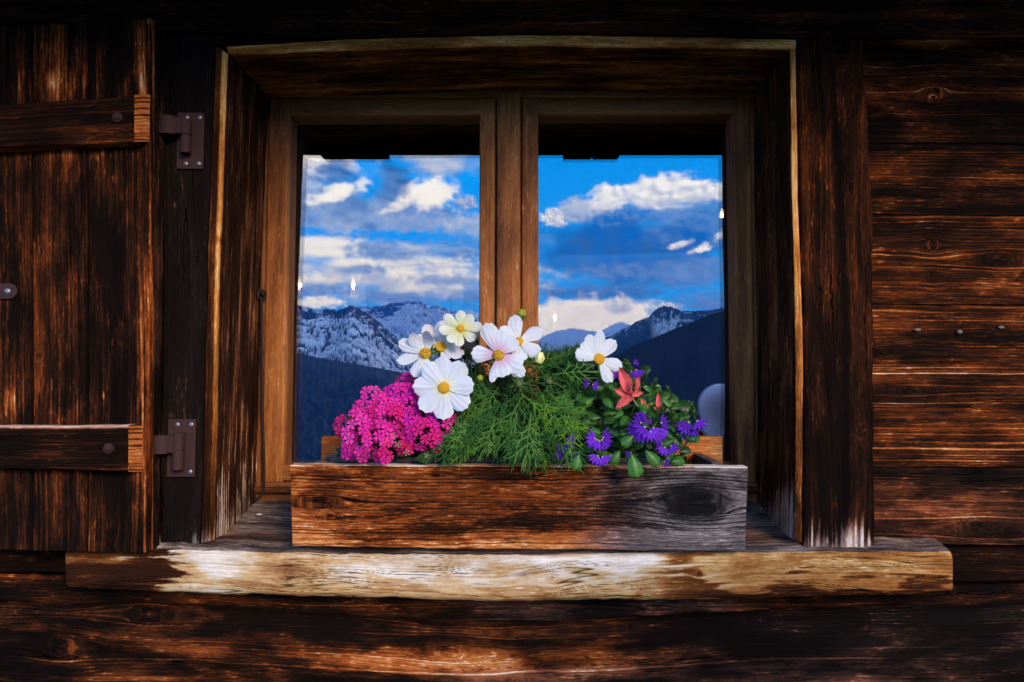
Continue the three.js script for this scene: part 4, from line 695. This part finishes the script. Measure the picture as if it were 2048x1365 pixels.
const frondKinds = []; for (let i = 0; i < 12; i++) frondKinds.push(frond(300 + i, [[.008, .036, .008], [.020, .082, .012], [.044, .15, .019], [.11, .26, .015], [.085, .22, .035], [.024, .105, .016]][i % 6]));  // near-black to bright greens; the darkest carry painted shade for the inner fronds
{
  const r = rng(77), fol = [];
  // region of the foliage: half widths by height
  const edgeL = (y) => y < 760 ? lerp(1010, 955, clamp((y - 690) / 70, 0, 1)) : lerp(955, 895, clamp((y - 760) / 70, 0, 1)), edgeR = (y) => y < 780 ? lerp(1120, 1175, clamp((y - 690) / 90, 0, 1)) : lerp(1175, 1095, clamp((y - 780) / 140, 0, 1));
  for (let i = 0, tries = 0; i < 262 && tries < 3000; tries++) {
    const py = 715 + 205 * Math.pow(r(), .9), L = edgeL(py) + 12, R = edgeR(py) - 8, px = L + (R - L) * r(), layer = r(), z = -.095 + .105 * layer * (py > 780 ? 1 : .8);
    const out = clamp((px - 1030) / 90, -1.2, 1.2), down = clamp((py - 705) / 110, 0, 1), vx = out * .95 + (r() - .5) * 1.3, vy = lerp(.8, -1, down) + (r() - .5) * .7, ang = Math.atan2(vx, vy);
    const len = M(58 + 52 * r(), z) * (py < 760 ? .72 : 1);
    const ty = py - Math.cos(ang) * len * F, tx = px + Math.sin(ang) * len * F;
    if (ty > 938 || (ty > 918 && Math.abs(tx - 1050) > 38) || ty < 690 || tx < 878 || tx > 1192) continue;
    const over = FL.some((f) => { for (const s of [0, .5, 1]) if (Math.hypot(lerp(px, tx, s) - f.c[0], lerp(py, ty, s) - f.c[1]) < f.R * 1.05) return z > f.c[2] - .02; return false; });
    if (over) continue;
    i++;
    const m = part('leaf', frondKinds[(layer < .42 ? [0, 0, 1] : layer < .75 ? [1, 5, 1, 2] : [2, 4, 2, 3, 5])[Math.floor(r() * (layer < .42 ? 3 : layer < .75 ? 4 : 5))] + (r() < .5 ? 6 : 0)], greenMat, cosmos), front = ty > 915 && z > -.05;  // green chosen by depth: shade inside the bush is put into the colour
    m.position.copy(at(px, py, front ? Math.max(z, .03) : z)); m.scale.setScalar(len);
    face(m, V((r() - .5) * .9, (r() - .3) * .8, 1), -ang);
    fol.push(m);
  }
  // the long drooping fronds in front, over the rim of the box
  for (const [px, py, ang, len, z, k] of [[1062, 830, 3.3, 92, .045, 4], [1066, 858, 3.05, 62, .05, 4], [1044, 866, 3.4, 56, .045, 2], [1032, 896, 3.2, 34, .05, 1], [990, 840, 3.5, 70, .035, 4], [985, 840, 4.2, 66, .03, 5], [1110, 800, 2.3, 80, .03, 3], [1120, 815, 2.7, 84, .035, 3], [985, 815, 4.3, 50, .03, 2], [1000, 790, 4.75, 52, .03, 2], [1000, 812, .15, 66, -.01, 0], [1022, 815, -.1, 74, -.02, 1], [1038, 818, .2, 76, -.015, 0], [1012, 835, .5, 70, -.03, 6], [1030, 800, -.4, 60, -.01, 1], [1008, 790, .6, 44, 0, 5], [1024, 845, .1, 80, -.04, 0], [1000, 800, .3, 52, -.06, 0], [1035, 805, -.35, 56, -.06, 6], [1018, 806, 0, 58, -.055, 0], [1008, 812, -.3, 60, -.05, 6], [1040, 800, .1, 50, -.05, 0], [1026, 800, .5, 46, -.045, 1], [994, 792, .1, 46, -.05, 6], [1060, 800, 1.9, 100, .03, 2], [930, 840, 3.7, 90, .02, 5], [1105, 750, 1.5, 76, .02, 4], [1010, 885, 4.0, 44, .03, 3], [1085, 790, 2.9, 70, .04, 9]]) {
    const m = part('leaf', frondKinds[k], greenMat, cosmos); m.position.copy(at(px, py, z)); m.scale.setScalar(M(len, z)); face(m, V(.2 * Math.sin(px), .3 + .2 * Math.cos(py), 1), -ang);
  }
}

// ---- pink verbena
const verbena = thing('verbena_plant', 'bright magenta pink verbena in dense round heads at the left end of the flower box', 'flowering plant');
{
  const floret = (seed, c, eye) => {
    const list = [], r = rng(seed);
    for (let i = 0; i < 5; i++) list.push(sheet(8, 6, (u, v) => { const w = .40 * Math.pow(v, .75) * (1 + .12 * v), notch = .16 * Math.pow(v, 5) * Math.exp(-u * u * 6), k = 1 - .25 * Math.pow(1 - v, 2); return [u * w * (1 - .12 * v * v), v * (1 - .14 * u * u * v) - notch + .06, .10 * v * v + .05 * u * u * v * (i % 2 ? 1 : -1) + .04 * noise(u + i + seed, v), c[0] * k, c[1] * (k * .8 + .2 * v), c[2] * k]; }).rotateZ(i * 1.2566 + .12 * (r() - .5)));
    list.push(paint(new THREE.CylinderGeometry(.055, .05, .06, 7).rotateX(Math.PI / 2).translate(0, 0, .045), eye)); list.push(paint(new THREE.CylinderGeometry(.06, .03, .9, 6).rotateX(Math.PI / 2).translate(0, 0, -.45), [.06, .015, .035]));
    return merge(list);
  };
  const TONES = [[.86, .035, .38], [.80, .025, .34], [.72, .018, .20], [.88, .07, .46], [.66, .02, .38], [.62, .012, .15]], kinds = TONES.map((c, i) => floret(200 + i, c, [.7, .5, .1]));
  const heads = [[742, 812, .03, 40, [0, 3, 1]], [722, 848, .035, 38, [0, 3, 3]], [772, 832, .045, 40, [1, 2, 0]], [712, 880, .045, 32, [3, 0, 0]], [748, 876, .055, 42, [3, 0, 3, 1]], [768, 898, .06, 24, [1, 2]], [800, 806, .02, 44, [4, 1, 4]], [812, 846, .035, 36, [4, 0, 4]], [838, 790, .005, 40, [2, 1, 4]], [846, 866, .04, 36, [1, 2, 1]], [880, 848, .03, 34, [4, 1, 4]], [818, 775, -.01, 30, [2, 5, 1]], [806, 880, .03, 26, [4, 1]], [868, 884, .035, 24, [2, 1]], [812, 896, .04, 15, [2, 5]], [724, 908, .055, 14, [2, 0]], [690, 856, .01, 24, [2, 5]], [698, 906, .045, 13, [4]], [766, 914, .06, 14, [1, 2]]];
  const r = rng(5);
  heads.forEach(([px, py, z, R, tones], hi) => {
    const hd = sub('flower_head', verbena), c = at(px, py, z - .02), rad = M(R * .92, z); hd.position.copy(c);
    const n = Math.max(4, Math.round(17 * (R / 40) ** 2));
    for (let i = 0; i < n; i++) {
      if (r() < .13) continue;
      const q = (i + .5) / n, th = Math.acos(1 - q * 1.15), ph = i * 2.39996 + hi, d = V(Math.sin(th) * Math.cos(ph), Math.sin(th) * Math.sin(ph) + .12, Math.cos(th)).normalize();
      const m = part('floret', kinds[tones[Math.floor(r() * tones.length)]], petalMat, hd), s = M(10.5 + 2.2 * r(), z);
      m.position.set(d.x * rad * .92, d.y * rad * .92, d.z * rad * .72); m.position.add(V((r() - .5), (r() - .5), (r() - .5)).multiplyScalar(.003)); m.scale.setScalar(s);
      face(m, d.clone().add(V((r() - .5) * .35, (r() - .5) * .35, .55)), r() * 6.3);
    }
    const b = V(lerp(c.x, at(790, 900, -.05).x, .5), soilY, -.06);
    part('stem', tube([b.sub(c), V(b.x * .4, b.y * .4, -.03), V(0, 0, -rad * .3)], .0014, .0012, [.03, .06, .015], 10), stemMat, hd);
  });
  // toothed leaves under and between the heads
  const leafG = [0, 1, 2].map((k) => sheet(8, 10, (u, v) => { const w = .36 * Math.sin(Math.PI * Math.pow(v, .7)) * (1 + .16 * Math.cos(v * 34)) , c = [[.018, .05, .012], [.028, .075, .016], [.014, .04, .012]][k]; return [u * w, v, -.12 * u * u + .1 * v * (1 - v) - .18 * v * v + .02 * Math.cos(v * 30) * Math.abs(u), ...c]; }));
  for (let i = 0; i < 110; i++) { const px = 690 + 225 * r(), py = 850 + 72 * r() - (px > 780 ? 30 * r() : 0), z = -.05 + .06 * r(); const m = part('leaf', leafG[i % 3], greenMat, verbena); m.position.copy(at(px, py, z)); m.scale.setScalar(M(26 + 18 * r(), z)); face(m, V((r() - .5) * 1.4, .3 + r() * .8, .8), (r() - .5) * 4.4); }
  // spent florets, dried
  const dry = merge([0, 1, 2, 3, 4].map((i) => sheet(3, 4, (u, v) => [u * .18 * v, v * .8, .6 * v * v, .42, .30, .14]).rotateZ(i * 1.25 + .3)));
  for (const [px, py] of [[796, 890], [786, 874], [813, 907], [854, 912], [730, 896]]) { const m = part('dry_floret', dry, greenMat, verbena); m.position.copy(at(px, py, .03)); m.scale.setScalar(M(9, .03)); face(m, V(.3, .4, 1), px); }
}

// ---- purple fan flower with fleshy toothed leaves
const fan = thing('fan_flower_plant', 'fan flower plant with violet blossoms and toothed leaves at the box\'s right end', 'flowering plant');
{
  const r = rng(19);
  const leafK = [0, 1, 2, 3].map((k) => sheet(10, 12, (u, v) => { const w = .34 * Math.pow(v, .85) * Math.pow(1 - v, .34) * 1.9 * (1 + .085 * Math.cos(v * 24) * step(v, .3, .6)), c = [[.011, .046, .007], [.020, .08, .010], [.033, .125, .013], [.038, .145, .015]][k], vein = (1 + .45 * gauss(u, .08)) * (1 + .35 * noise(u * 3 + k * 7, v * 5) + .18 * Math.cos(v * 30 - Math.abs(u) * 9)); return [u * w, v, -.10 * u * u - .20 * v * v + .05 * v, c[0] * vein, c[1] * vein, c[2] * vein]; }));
  const leafMat = leafy({ transmission: .15, thickness: 0, roughness: .42, specularIntensity: .6 });
  const put = (g, mat, px, py, z, s, n, spin, name, parent) => { const m = part(name, g, mat, parent ?? fan); m.position.copy(at(px, py, z)); m.scale.setScalar(M(s, z)); return face(m, n, spin); };
  // body of foliage
  const top = (x) => x < 1180 ? 790 : x < 1290 ? lerp(770, 745, (x - 1180) / 110) : x < 1350 ? lerp(760, 810, (x - 1290) / 60) : lerp(820, 850, (x - 1350) / 50);
  for (let i = 0; i < 285; i++) { const px = 1105 + 262 * r(), t = top(px), py = t + 10 + (920 - t) * r(), back = i < 90, z = back ? -.11 + .03 * r() : -.07 + .10 * r(), k = z > -.02 ? 1 + Math.floor(r() * 2.6) : Math.floor(r() * 1.6); put(leafK[Math.min(3, k)], leafMat, px, py, z, back ? 42 + 20 * r() : 22 + 14 * r(), V((r() - .5) * 1.3, .25 + r() * .7, .9), (r() - .5) * 4.6, 'leaf'); }  // leaves further back take darker greens, depth shade painted into them
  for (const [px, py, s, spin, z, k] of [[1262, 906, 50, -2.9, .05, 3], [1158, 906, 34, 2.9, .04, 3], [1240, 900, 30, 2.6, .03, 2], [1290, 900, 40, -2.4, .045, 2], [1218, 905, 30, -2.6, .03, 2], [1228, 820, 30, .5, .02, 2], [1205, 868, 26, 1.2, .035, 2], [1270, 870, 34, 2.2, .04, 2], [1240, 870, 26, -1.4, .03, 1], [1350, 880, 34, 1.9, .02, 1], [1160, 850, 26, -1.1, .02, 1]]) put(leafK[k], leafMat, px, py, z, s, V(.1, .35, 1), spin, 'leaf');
  // leafy shoot tips: small overlapping leaves round a stem
  const tipG = (k) => { const list = [], q = rng(400 + k); for (let i = 0; i < 26; i++) { const h = i / 26, a = i * 2.4, l = .52 * (1 - .62 * h), c = q() < .3 ? [.14, .26, .02] : [.035, .12, .016]; list.push(sheet(3, 5, (u, v) => [u * .13 * Math.sin(Math.min(1, v + .15) * 2.9), v * l, .22 * v * v, ...c.map((x) => x * (.7 + .5 * v))]).rotateX(.75 - .55 * h).rotateY(a).translate(0, h * 1.15, 0)); } list.push(paint(new THREE.CylinderGeometry(.06, .07, 1.2, 6).translate(0, .5, 0), [.03, .07, .015])); return merge(list); };
  const tips = [0, 1, 2].map(tipG);
  [[1255, 765, .0, 38], [1308, 782, .0, 22], [1267, 784, .045, 20], [1340, 800, .01, 24], [1390, 836, .03, 27], [1212, 800, .01, 20], [1320, 842, .03, 26], [1345, 850, .02, 26], [1210, 880, .03, 16], [1150, 880, .01, 18], [1296, 842, .045, 20], [1360, 866, .0, 24], [1290, 770, -.03, 22]].forEach(([px, py, z, s], i) => { const m = put(tips[i % 3], greenMat, px, py, z, s, V(.15 * Math.sin(i * 3), .12, 1), .22 * Math.sin(i * 5), 'shoot_tip'); });
  // blossoms: five narrow petals spread in a half circle
  const fanG = (k) => { const list = [], q = rng(440 + k), c = [[.13, .020, .44], [.18, .034, .54], [.09, .015, .32]][k]; for (let i = 0; i < 5; i++) { const a = (i - 2) * .46 + .08 * (q() - .5); list.push(sheet(5, 8, (u, v) => { const w = .155 * Math.sin(Math.PI * Math.min(.96, Math.pow(v, .8) * .92 + .06)), m = 1 + .5 * gauss(u, .25) * v; return [u * w, .08 + v * .92, .14 * v * v - .10 * u * u + .16 * Math.sin(v * 3) * .4, c[0] * m, c[1] * m, c[2] * m]; }).rotateZ(a)); } list.push(paint(new THREE.SphereGeometry(.075, 8, 6).translate(0, .04, .06), [.75, .7, .45])); list.push(paint(new THREE.CylinderGeometry(.05, .035, .5, 6).rotateX(Math.PI / 2).translate(0, 0, -.24), [.05, .08, .03])); return merge(list); };
  const fans = [0, 1, 2].map(fanG);
  const BL = (px, py, s, spin, z, tilt = 0, side = 0) => put(fans[Math.floor(r() * 3)], petalMat, px, py, z, s, V(side, .25 + tilt, 1), spin, 'blossom');
  const P = Math.PI;
  // large head by the right end: a wreath of blossoms
  for (const [dx, dy, sp] of [[-17, -6, 1.5], [-9, 3, 2.45], [9, 4, -2.75], [26, -6, -1.5], [-24, 8, 2.1], [25, 9, -2.2], [3, 13, 3.1], [-12, 16, 2.7], [15, 16, -2.8], [-4, -26, 2.6]]) BL(1298 + dx * .9, 852 + dy * .9, 21 + 5 * r(), sp + .3 * (r() - .5), .05 - Math.abs(dx) * .0004 + (dy < -15 ? -.02 : 0), 0, dx * .02);
  for (const [dx, dy, sp] of [[-8, 0, 1.5], [6, -2, -1.5], [0, 4, P], [-4, 2, 2.4], [4, 2, -2.3]]) BL(1199 + dx, 878 + dy, 23, sp, .045, 0, dx * .05);
  for (const [px, py, s, sp, z] of [[1133, 878, 24, -2.0, .035], [1130, 890, 20, 2.7, .035], [1122, 905, 16, 2.2, .03], [1148, 906, 18, -2.6, .03], [1196, 912, 22, 2.5, .045], [1204, 914, 20, -2.5, .045], [1198, 916, 18, P, .045], [1378, 845, 22, 2.5, .03], [1372, 852, 20, 2.1, .03], [1394, 842, 23, -2.5, .035], [1386, 858, 18, 2.9, .03], [1376, 872, 16, 1.8, .02], [1360, 856, 16, 2, .01], [1272, 740, 20, -2.8, -.01], [1262, 742, 18, P, -.01], [1238, 744, 18, 2.6, -.015], [1268, 728, 12, -1.2, -.02], [1185, 770, 15, -1.8, .02], [1178, 768, 14, 1.5, .02], [1330, 895, 20, 2.7, .03], [1342, 892, 18, -2.4, .03], [1324, 888, 16, 1.6, .025], [1262, 905, 14, 2.4, .02], [1312, 922, 14, 2, .03], [1328, 924, 14, -2, .03], [1298, 800, 14, 1.1, -.01]]) BL(px, py, s, sp, z);
  // stems
  for (let i = 0; i < 12; i++) { const px = 1130 + i * 20, b = V(at(px, 900, -.06).x * .85, soilY, -.07 + .04 * r()), e = at(px + 14 * (r() - .5), top(px) + 30 + 40 * r(), -.02); part('stem', tube([b, b.clone().lerp(e, .5).add(V(.01 * (r() - .5), .01, .01)), e], .0014, .001, [.04, .07, .02], 10), stemMat, fan); }
  part('stem', tube([at(1346, 905, .0), at(1372, 888, .01), at(1390, 862, .02), at(1391, 838, .03)], .0012, .001, [.05, .06, .02], 14), stemMat, fan);
}

// ---- red autumn leaves caught in the plant
{
  const redMat = leafy({ transmission: .2, thickness: 0, roughness: .8 });
  const leaflet = (len, w, seed) => sheet(10, 14, (u, v) => { const ww = w * Math.pow(Math.sin(Math.PI * Math.pow(v, .75)), .85) * (1 + .07 * Math.cos(v * 40) * step(v, .2, .5)), k = 1 - .25 * gauss(u, .08) + .1 * noise(u * 4 + seed, v * 7), vn = .012 * Math.cos((v * 9 - Math.abs(u) * 2.5) * 3); return [u * ww * len, v * len, len * (.12 * Math.abs(u) - .1 * v * v + vn), .76 * k, .12 * k, .11 * k]; });
  const make = (label, px, py, z, list, stalk) => { const t = thing('red_creeper_leaf', label, 'leaf', at(px, py, z).toArray(), 'red autumn leaves caught among the fan flowers'); list.forEach(([a, l, w, dz], i) => { const m = part('leaflet', leaflet(M(l, z), w * .78, i), redMat, t); m.rotation.set(dz, 0, -a * P2 / 180); }); if (stalk) part('leaf_stalk', tube(stalk.map(([x, y, q]) => V(M(x, z), -M(y, z), q)), .0009, .0007, [.5, .42, .22], 8), redMat, t); return t; };
  const P2 = Math.PI;
  make('large red five-part autumn leaf among the fan flowers below the rightmost cosmos', 1262, 790, .03, [[-22, 60, .26, -.1], [26, 42, .24, 0], [78, 26, .3, .1], [-72, 36, .3, .1], [-132, 40, .28, .1], [176, 14, .3, .1]], [[2, 2, 0], [8, 14, -.004], [16, 24, -.01]]);
  make('narrow red autumn leaf tip standing right of the large five-part leaf', 1316, 818, .02, [[2, 34, .2, 0], [165, 10, .4, .1], [-70, 9, .4, .1]]);
  make('small red leaf scrap between the five-part leaf and the narrow tip', 1292, 815, .02, [[-30, 20, .32, 0], [60, 8, .3, .1]]);
}

// ---------------------------------------------------------------- the people whom the panes mirror
const smin = (a, b, k) => { const h = clamp(.5 + .5 * (b - a) / k, 0, 1); return lerp(b, a, h) - k * h * (1 - h); };
/** The surface of joined tapered capsules [ax, ay, az, ra, bx, by, bz, rb], smoothed by k. */
function flesh(bones, k, res) {
  const lo = V(9, 9, 9), hi = V(-9, -9, -9);
  for (const b of bones) for (const [i, r] of [[0, b[3]], [4, b[7]]]) { const p = V(b[i], b[i + 1], b[i + 2]); lo.min(p.clone().addScalar(-r - .03)); hi.max(p.clone().addScalar(r + .03)); }
  const mc = new MarchingCubes(res, new THREE.MeshBasicMaterial(), false, false, 120000), s = hi.clone().sub(lo).multiplyScalar(.5 * res / (res - 6)), c = hi.clone().add(lo).multiplyScalar(.5), half = res / 2;
  for (let z = 0; z < res; z++) for (let y = 0; y < res; y++) for (let x = 0; x < res; x++) {
    const px = c.x + (x - half) / half * s.x, py = c.y + (y - half) / half * s.y, pz = c.z + (z - half) / half * s.z; let d = 9;
    for (const [ax, ay, az, ra, bx, by, bz, rb] of bones) { const ux = bx - ax, uy = by - ay, uz = bz - az, t = clamp(((px - ax) * ux + (py - ay) * uy + (pz - az) * uz) / (ux * ux + uy * uy + uz * uz + 1e-9), 0, 1), q = Math.hypot(px - ax - ux * t, py - ay - uy * t, pz - az - uz * t) - lerp(ra, rb, t); if (q < d + k) d = smin(d, q, k); }
    mc.field[x + y * res + z * res * res] = -d;
  }
  mc.isolation = 0; mc.update();
  const n = mc.count, g = new THREE.BufferGeometry();
  g.setAttribute('position', new THREE.BufferAttribute(mc.positionArray.slice(0, n * 3), 3)); g.setAttribute('normal', new THREE.BufferAttribute(mc.normalArray.slice(0, n * 3), 3));
  g.scale(s.x, s.y, s.z).translate(c.x, c.y, c.z); g.deleteAttribute('normal'); const m = mergeVertices(g, 1e-5); m.computeVertexNormals(); return m;
}
/** A hand at the wrist w, pointing along d, its palm facing n; fingers curled by «curl». */
function hand(w, d, n, curl, side) {
  const y = d.clone().normalize(), z = n.clone().addScaledVector(y, -n.dot(y)).normalize(), x = y.clone().cross(z), B = [], P = (a, b, c) => w.clone().addScaledVector(x, a * side).addScaledVector(y, b).addScaledVector(z, c), add = (p, r, q, s) => B.push([p.x, p.y, p.z, r, q.x, q.y, q.z, s]);
  add(P(-.015, .0, 0), .022, P(-.02, .075, 0), .017); add(P(.012, 0, 0), .022, P(.02, .075, 0), .016); add(P(0, .01, 0), .02, P(0, .08, 0), .017);
  [[-.031, .074, .9], [-.010, .082, 1.06], [.011, .080, 1], [.031, .070, .8]].forEach(([fx, fy, l]) => { let p = P(fx, fy, 0), a = 0; [.04, .026, .02].forEach((s, i) => { a += curl * (.7 + .35 * i); const q = p.clone().addScaledVector(y, Math.cos(a) * s * l).addScaledVector(z, Math.sin(a) * s * l); add(p, .0092 - i * .0008, q, .0086 - i * .001); p = q; }); });
  const t0 = P(.024, .02, .008), t1 = P(.052, .05, .022), t2 = P(.05, .076, .04 + .01 * curl); add(t0, .015, t1, .011); add(t1, .0105, t2, .0088);
  return B;
}
function person(label, o) {
  const t = thing('person', label, 'person'), skin = plain([.42, .23, .15], { roughness: .6 }), cloth = plain(o.shirt, { roughness: .95, specularIntensity: .15 }), pants = plain([.02, .024, .035], { roughness: .95 }), shoe = plain([.02, .016, .014]), hair = plain(o.hair, { roughness: .5 });
  const { x, z, y0, H, arms, yaw = 0 } = o, u = H / 1.75, Y = (h) => y0 + h * u, head = V(x, Y(1.62), z), B = (a, ra, b, rb) => [a.x, a.y, a.z, ra, b.x, b.y, b.z, rb], hip = (s) => V(x + s * .095, Y(.92), z), knee = (s) => V(x + s * .11, Y(.5), z - .02), ank = (s) => V(x + s * .115, Y(.09), z + .01), sh = (s) => V(x + s * .185 * u, Y(1.41), z + .02);
  const bones = [B(V(x, Y(1.08), z), .12, V(x, Y(1.3), z), .135), B(sh(-1), .06, sh(1), .06), B(V(x, Y(1.4), z + .01), .062, V(x, Y(1.54), z - .01), .056), B(hip(-1), .11, hip(1), .11), B(V(x, Y(1.0), z), .125, V(x, Y(1.1), z), .12)];
  // head, bare
  bones.push(B(head.clone().add(V(0, .035, .02)), .088, head.clone().add(V(0, .03, -.012)), .082), B(head.clone().add(V(0, -.03, -.03)), .062, head.clone().add(V(0, -.085, -.05)), .034));
  const limbs = { up: [], low: [], hands: [] };
  for (const s of [-1, 1]) { bones.push(B(hip(s), .088, knee(s), .056), B(knee(s), .056, ank(s), .038)); const [e, w] = arms[s < 0 ? 0 : 1]; bones.push(B(sh(s), .052, e, .042), B(e, .042, w, .027)); }
  part('body', flesh(bones, .035, 110), skin, t);
  // face
  const face3 = [B(head.clone().add(V(0, .02, -.088)), .009, head.clone().add(V(0, -.022, -.106)), .013)]; for (const s of [-1, 1]) face3.push(B(head.clone().add(V(s * .082, .015, .012)), .013, head.clone().add(V(s * .086, -.02, .008)), .009));
  part('nose_and_ears', flesh(face3, .006, 48), skin, t);
  for (const s of [-1, 1]) part('eye', new THREE.SphereGeometry(.010, 12, 8).translate(head.x + s * .031, head.y + .018, head.z - .085), plain([.05, .03, .02], { roughness: .2 }), t);
  part('mouth', new THREE.CapsuleGeometry(.005, .034, 4, 8).rotateZ(Math.PI / 2).translate(head.x, head.y - .052, head.z - .094), plain([.3, .1, .08]), t);
  const hb = [B(head.clone().add(V(0, .055, .03)), .098, head.clone().add(V(0, .06, -.02)), .088), B(head.clone().add(V(-.05, 0, .05)), .06, head.clone().add(V(.05, 0, .05)), .06)]; if (o.long) for (const s of [-1, 1]) hb.push(B(head.clone().add(V(s * .078, .03, .02)), .036, head.clone().add(V(s * .09, -.13, .05)), .03));
  part('hair', flesh(hb, .03, 60), hair, t);
  // clothes
  const top = [B(V(x, Y(1.0), z), .142, V(x, Y(1.3), z), .152), B(sh(-1), .074, sh(1), .074), B(V(x, Y(.9), z), .15, V(x, Y(1.0), z), .145)]; for (const s of [-1, 1]) { const [e, w] = arms[s < 0 ? 0 : 1]; top.push(B(sh(s), .070, e, o.sleeve), B(e, o.sleeve, e.clone().lerp(w, .82), o.sleeve * .72)); }
  part('shirt', flesh(top, .035, 96), cloth, t);
  part('trousers', flesh([B(hip(-1), .125, hip(1), .125), ...[-1, 1].flatMap((s) => [B(hip(s), .108, knee(s), .078), B(knee(s), .078, ank(s), .064)])], .03, 80), pants, t);
  for (const s of [-1, 1]) part('shoe', flesh([B(ank(s).add(V(0, -.04, .03)), .045, ank(s).add(V(0, -.055, -.14)), .034)], .01, 30), shoe, t);
  o.hands.forEach(([d, n, c, sd], i) => part('hand', flesh(hand(arms[i][1].clone(), d, n, c, sd), .006, 64), skin, t));
  return t;
}
person('photographer in a dark jacket mirrored behind the cosmos, holding a camera to the eye', { x: 0, z: 1.13, y0: -1.66, H: 1.76, shirt: [.03, .03, .034], hair: [.012, .008, .006], sleeve: .062,
  arms: [[V(-.27, -.48, 1.06), V(-.085, -.09, 1.085)], [V(.27, -.47, 1.06), V(.095, -.08, 1.085)]], hands: [[V(.15, .85, -.5), V(.9, -.2, 0), .5, 1], [V(-.2, .85, -.5), V(-.9, -.2, 0), .5, -1]] });
{
  const c = thing('camera', 'black camera held up by the photographer in the mirror image', 'camera'), bl = plain([.012, .012, .013], { roughness: .5 });
  part('camera_body', new RoundedBoxGeometry(.13, .085, .03, 3, .01).translate(0, -.005, 1.043), bl, c); part('prism_hump', new RoundedBoxGeometry(.05, .03, .03, 3, .008).translate(0, .047, 1.043), bl, c);
  const lens = part('lens', new THREE.CylinderGeometry(.03, .034, .012, 32).rotateX(Math.PI / 2).translate(0, 0, 1.0225), bl, c);
}
person('person in a lavender shirt mirrored at the right pane\'s edge, one hand raised', { x: .925, z: 1.10, y0: -1.66, H: 1.92, shirt: [.80, .78, .95], hair: [.02, .012, .008], long: true, sleeve: .05,
  arms: [[V(.690, -.33, 1.05), V(.665, -.245, .88)], [V(1.16, -.42, 1.08), V(1.10, -.66, 1.0)]], hands: [[V(.5, .75, -.1), V(.6, -.2, .6), .5, 1], [V(0, -1, -.2), V(-1, 0, 0), .3, 1]] });

renderer.render(scene, camera);
